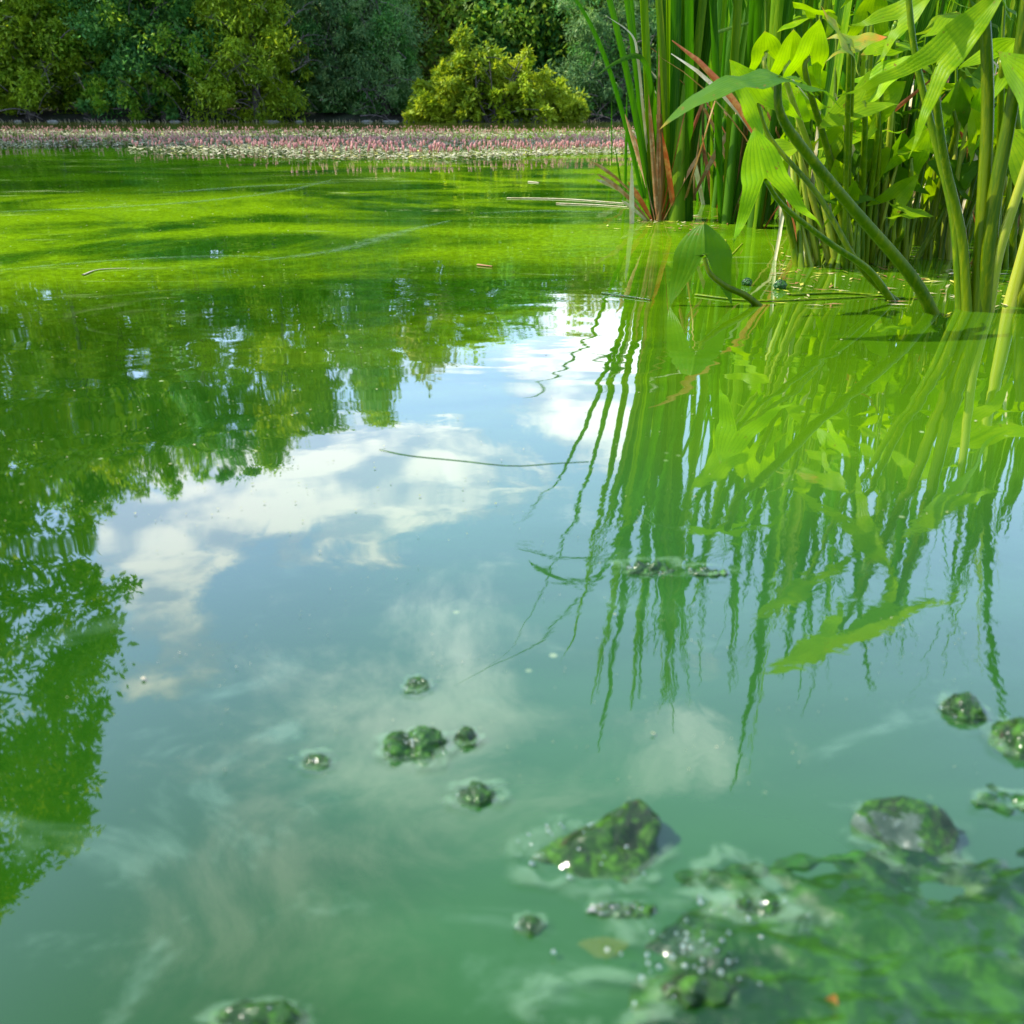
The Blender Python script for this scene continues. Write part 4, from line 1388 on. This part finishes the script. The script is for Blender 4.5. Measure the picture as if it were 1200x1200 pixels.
def algae_stone(name, px, py, wpx, dpx, hgt, label, seed, mat='algae', pts=None, rim=1.5, cat='stone', group=None, rough=.30, bubbles=5, sub=5):
    hgt *= .85
    c = W(px, py)
    rx = (W(px + wpx / 2, py) - W(px - wpx / 2, py)).length / 2
    ry = (W(px, py - dpx / 2) - W(px, py + dpx / 2)).length / 2
    bm = bmesh.new()
    if pts:
        for p in pts: bm.verts.new((p[0] * rx, p[1] * ry, p[2] * hgt))
        bmesh.ops.convex_hull(bm, input=bm.verts)
        bmesh.ops.triangulate(bm, faces=bm.faces)
        bmesh.ops.subdivide_edges(bm, edges=bm.edges, cuts=9, use_grid_fill=True)
        bmesh.ops.smooth_vert(bm, verts=bm.verts, factor=.5, use_axis_x=True, use_axis_y=True, use_axis_z=True)
        bmesh.ops.smooth_vert(bm, verts=bm.verts, factor=.5, use_axis_x=True, use_axis_y=True, use_axis_z=True)
    else:
        bmesh.ops.create_icosphere(bm, subdivisions=sub, radius=1)
        for v in bm.verts: v.co = Vector((v.co.x * rx, v.co.y * ry, v.co.z * hgt))
    s = max(min(rx, ry * 1.6), .004)
    bm.normal_update()
    for v in bm.verts:
        q = v.co / s
        n1 = noise.noise(q * 1.6 + Vector((seed * 7.3, 0, 0)))
        n2 = noise.noise(q * 4.5 + Vector((0, seed * 3.1, 0)))
        n3 = noise.noise(q * 11 + Vector((0, 0, seed)))
        v.co += v.normal * s * (rough * n1 + rough * .32 * n2 + rough * .10 * n3) * (.75 if pts else 1)
        v.co.z -= .12 * hgt
    me = bpy.data.meshes.new(name)
    bm.to_mesh(me)
    bm.free()
    for f in me.polygons: f.use_smooth = True
    me.materials.append(M[mat])
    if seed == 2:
        me.materials.append(M['palestone'])
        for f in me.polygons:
            if f.normal.x * .75 + f.normal.y * .6 < -.48 and f.center.x < rx * .25: f.material_index = 1  # paler colour on faces turned left and towards the camera
    o = ob(name, me, None, (c.x, c.y, 0))
    tag(o, label, cat, group)
    film(c.x, c.y - ry * .15, rx * rim, ry * rim, seed)
    rd = random.Random(seed)
    for k in range(bubbles):
        a = rd.uniform(2.2, 4.9)
        bub.append((c.x + math.cos(a) * rx * rd.uniform(.75, 1.1), c.y + math.sin(a) * ry * rd.uniform(.6, 1.05), rd.uniform(.0005, .0015)))
    for k in range(bubbles * 2):
        a = rd.uniform(0, 6.28)
        q = rd.uniform(.1, 1.1)
        bub.append((c.x + math.cos(a) * rx * q, c.y + math.sin(a) * ry * q, rd.uniform(.0004, .0009), hgt * max(0, 1 - q) * .9 + .0006))
    return o


GS = 'algae covered lumps in the near water'
hull1 = [(-1.0, -.35, .05), (-.75, .05, .30), (.25, .75, .75), (.75, 1.0, .95), (1.0, .45, .7), (.85, -.2, .1), (.45, -.95, .05), (-.2, -.55, .25), (.35, .1, 1.0),
         (-1, -.3, -.6), (1, .3, -.6), (.3, 1, -.6), (.3, -.9, -.6), (.9, .9, -.6)]
algae_stone('algae_covered_stone', 692, 1000, 165, 80, .020, 'big wedge shaped stone under green algae in the near centre right', 1, 'algaerock', hull1, rim=1.32, group=GS, rough=.16, bubbles=7)
hull2 = [(-1.0, .55, .55), (-.7, .85, .75), (.1, .8, .95), (.75, .35, .9), (1.0, -.15, .6), (.55, -.85, .1), (-.05, -1.0, .05), (-.6, -.2, .25), (.2, .1, .9),
         (-1, .5, -.6), (1, -.1, -.6), (.0, -1, -.6), (.2, .9, -.6)]
algae_stone('algae_covered_stone', 1062, 982, 112, 62, .019, 'angular stone with green top and pale left face', 2, 'algaerock', hull2, rim=1.35, group=GS, rough=.14, bubbles=3)
algae_stone('algae_lump', 488, 876, 74, 34, .011, 'larger lumpy algae clump with bubbles left of the small dark one', 3, group=GS, rough=.42, bubbles=9)
algae_stone('algae_lump', 546, 866, 28, 18, .008, 'small dark pointed algae clump touching the larger clump', 4, 'algaerock', group=GS, bubbles=2)
algae_stone('algae_lump', 488, 804, 30, 16, .005, 'tiny algae clump farthest out above the larger clump', 5, group=GS, bubbles=3)
algae_stone('algae_lump', 370, 893, 34, 14, .005, 'small flat algae button leftmost in the near water', 6, group=GS, rough=.15, bubbles=1, rim=1.9)
algae_stone('algae_lump', 558, 932, 42, 22, .007, 'small algae clump below the larger clump', 7, group=GS, rough=.38, bubbles=5, rim=2.0)
algae_stone('algae_lump', 1128, 834, 46, 26, .013, 'round dark algae lump at the right below the mirrored leaves', 8, 'algaerock', group=GS, bubbles=3)
algae_stone('algae_lump', 1200, 872, 72, 34, .014, 'dark algae lump cut by the right edge', 9, 'algaerock', group=GS, rough=.35, bubbles=5)
algae_stone('algae_lump', 304, 1196, 120, 36, .010, 'rounded green lump cut by the bottom edge at the left', 10, group=GS, rough=.2, bubbles=4, rim=1.35)
algae_stone('algae_lump', 620, 1086, 30, 20, .006, 'small algae clump below the big wedge stone', 11, group=GS, bubbles=3)
algae_stone('algae_lump', 728, 1068, 84, 14, .004, 'flat chain of algae bits below the big wedge stone', 12, group=GS, rough=.5, bubbles=12, rim=1.4)
algae_stone('algae_lump', 762, 668, 52, 12, .006, 'dark floating weed clump among the mirrored cattails, left piece', 13, 'algae', group=GS, rough=.5, bubbles=4, rim=2.2)
algae_stone('algae_lump', 828, 671, 46, 8, .004, 'dark floating weed clump among the mirrored cattails, right piece', 14, 'algae', group=GS, rough=.5, bubbles=1, rim=2.0)
algae_stone('algae_lump', 820, 1172, 100, 40, .014, 'dark brown green lump in the bottom mat with many bubbles', 15, 'algaerock', group=GS, rough=.35, bubbles=14, rim=1.2)
algae_stone('algae_lump', 1176, 940, 70, 20, .003, 'soft green algae cushion near the right edge', 16, 'strand', group=GS, rough=.4, bubbles=0, rim=1.3)
algae_stone('algae_lump', 880, 1068, 82, 30, .007, 'green algae hump behind the bottom mat', 17, 'algae', group=GS, rough=.4, bubbles=6, rim=1.5)

# long strand left of the angular stone
pts = [(792, 1028), (840, 1022), (890, 1020), (930, 1012), (985, 1006), (1030, 1004)]
q = [W(*p, 0) for p in pts]
o0 = q[0]
V, F = tube([p - o0 for p in q], .004, .004, 40, 8, rfun=lambda t: .0030 * (1 + .5 * math.sin(t * 23) + .3 * math.sin(t * 51)) * (1.15 - abs(t - .5)))
V[:, 2] *= .6
tag(ob('algae_strand', mesh_np('algae_strand', V, F, [M['strand']], smooth=True), None, o0), 'long thick green algae strand lying left of the angular stone', 'algae strand')

# rusty leaf tip at the very bottom
b = W(968, 1196)
V, F, UV = blade((0, 0, -.004), (.1, .1, 1), .014, .008, n=6, tip=.7, curve=(8, 0, 0))
tag(ob('rusty_leaf', mesh_np('rusty_leaf', V, F, [M['sheath']], smooth=True, uv=UV), None, b + Vector((0, 0, .002))), 'rusty red leaf tip poking from the mat at the bottom edge', 'leaf')
# ochre leaf just under the surface
bl_ = W(708, 1112)
V = [(bl_.x + math.cos(a) * .009 * (1 + .3 * math.sin(3 * a)), bl_.y + math.sin(a) * .005, .0009) for a in np.linspace(0, 6.2, 14)]
F = [tuple(range(14))]
m, t, o_ = new_mat('sunken_leaf')
pb = t.new('ShaderNodeBsdfPrincipled', Base_Color=(.34, .30, .03, 1), Roughness=.25, Alpha=.11)
t.l.new(pb.outputs[0], o_.inputs[0])
tag(ob('sunken_leaf', mesh_np('sunken_leaf', V, F, [m])), 'ochre leaf showing just under the surface below the wedge stone', 'leaf')


# the algae mat in the bottom right corner
def algae_mat_mesh():
    x0, x1, y0, y1 = -.02, .46, .13, .40
    nx_, ny_ = 330, 190
    V = []
    for j in range(ny_ + 1):
        y = y0 + (y1 - y0) * j / ny_
        for i in range(nx_ + 1):
            x = x0 + (x1 - x0) * i / nx_
            v = Vector((x, y, 0))
            # where along the photo's bottom the mat begins
            edge = (.292 - y) + (x - .10) * .16
            if x < .085: edge -= (.085 - x) * 1.1
            m_ = edge * .16
            wv = v + Vector((noise.noise(v * 14), noise.noise(v * 14 + Vector((5, 0, 0))), 0)) * .03
            wv.y *= 1.9
            z = m_ + .0068 * noise.noise(wv * 22) + .0036 * noise.noise(wv * 52) + .0016 * noise.noise(v * 130) + .0007 * noise.noise(v * 330)
            z = min(z, .005 + (z - .005) * .55)
            V.append((x, y, z - .0015))
    F = [(j * (nx_ + 1) + i, j * (nx_ + 1) + i + 1, (j + 1) * (nx_ + 1) + i + 1, (j + 1) * (nx_ + 1) + i) for j in range(ny_) for i in range(nx_)]
    tag(ob('algae_mat', mesh_np('algae_mat', V, F, [M['mat']], smooth=True)), 'lumpy bright green algae mat covering the bottom right corner', None, None, 'stuff')
    rd = random.Random(2)
    k = 0
    while k < 70:
        px, py = rd.gauss(812, 45), rd.gauss(1130, 38)
        if py > 1198: continue
        p = W(px, py)
        bub.append((p.x, p.y, rd.uniform(.0004, .0013), rd.uniform(.002, .006)))
        k += 1
    film(W(840, 1090).x, W(840, 1090).y, .05, .018, 41)
    film(W(700, 1180).x, W(700, 1180).y, .035, .015, 42)
    film(W(860, 1040).x, W(860, 1040).y, .02, .02, 44)
algae_mat_mesh()

Vs, Fs, Us, n = [], [], [], 0
for V, F, U in film_parts:
    V = V.copy()
    V[:, 2] += .00012 * len(Vs)
    Vs.append(V); Fs.append(F + n); Us.append(U); n += len(V)
tag(ob('scum_film', mesh_np('scum_film', np.concatenate(Vs), np.concatenate(Fs), [M['film']], uv=np.concatenate(Us), smooth=True)),
    'milky scum film around the algae lumps', None, None, 'stuff')
bm = bmesh.new()
for q in bub:
    z = q[3] if len(q) > 3 else .001
    bmesh.ops.create_icosphere(bm, subdivisions=2, radius=q[2], matrix=Matrix.Translation((q[0], q[1], z)))
me = bpy.data.meshes.new('bubbles')
bm.to_mesh(me)
bm.free()
for f in me.polygons: f.use_smooth = True
me.materials.append(M['bubble'])
tag(ob('bubbles', me), 'small glinting bubbles on and around the algae', None, None, 'stuff')
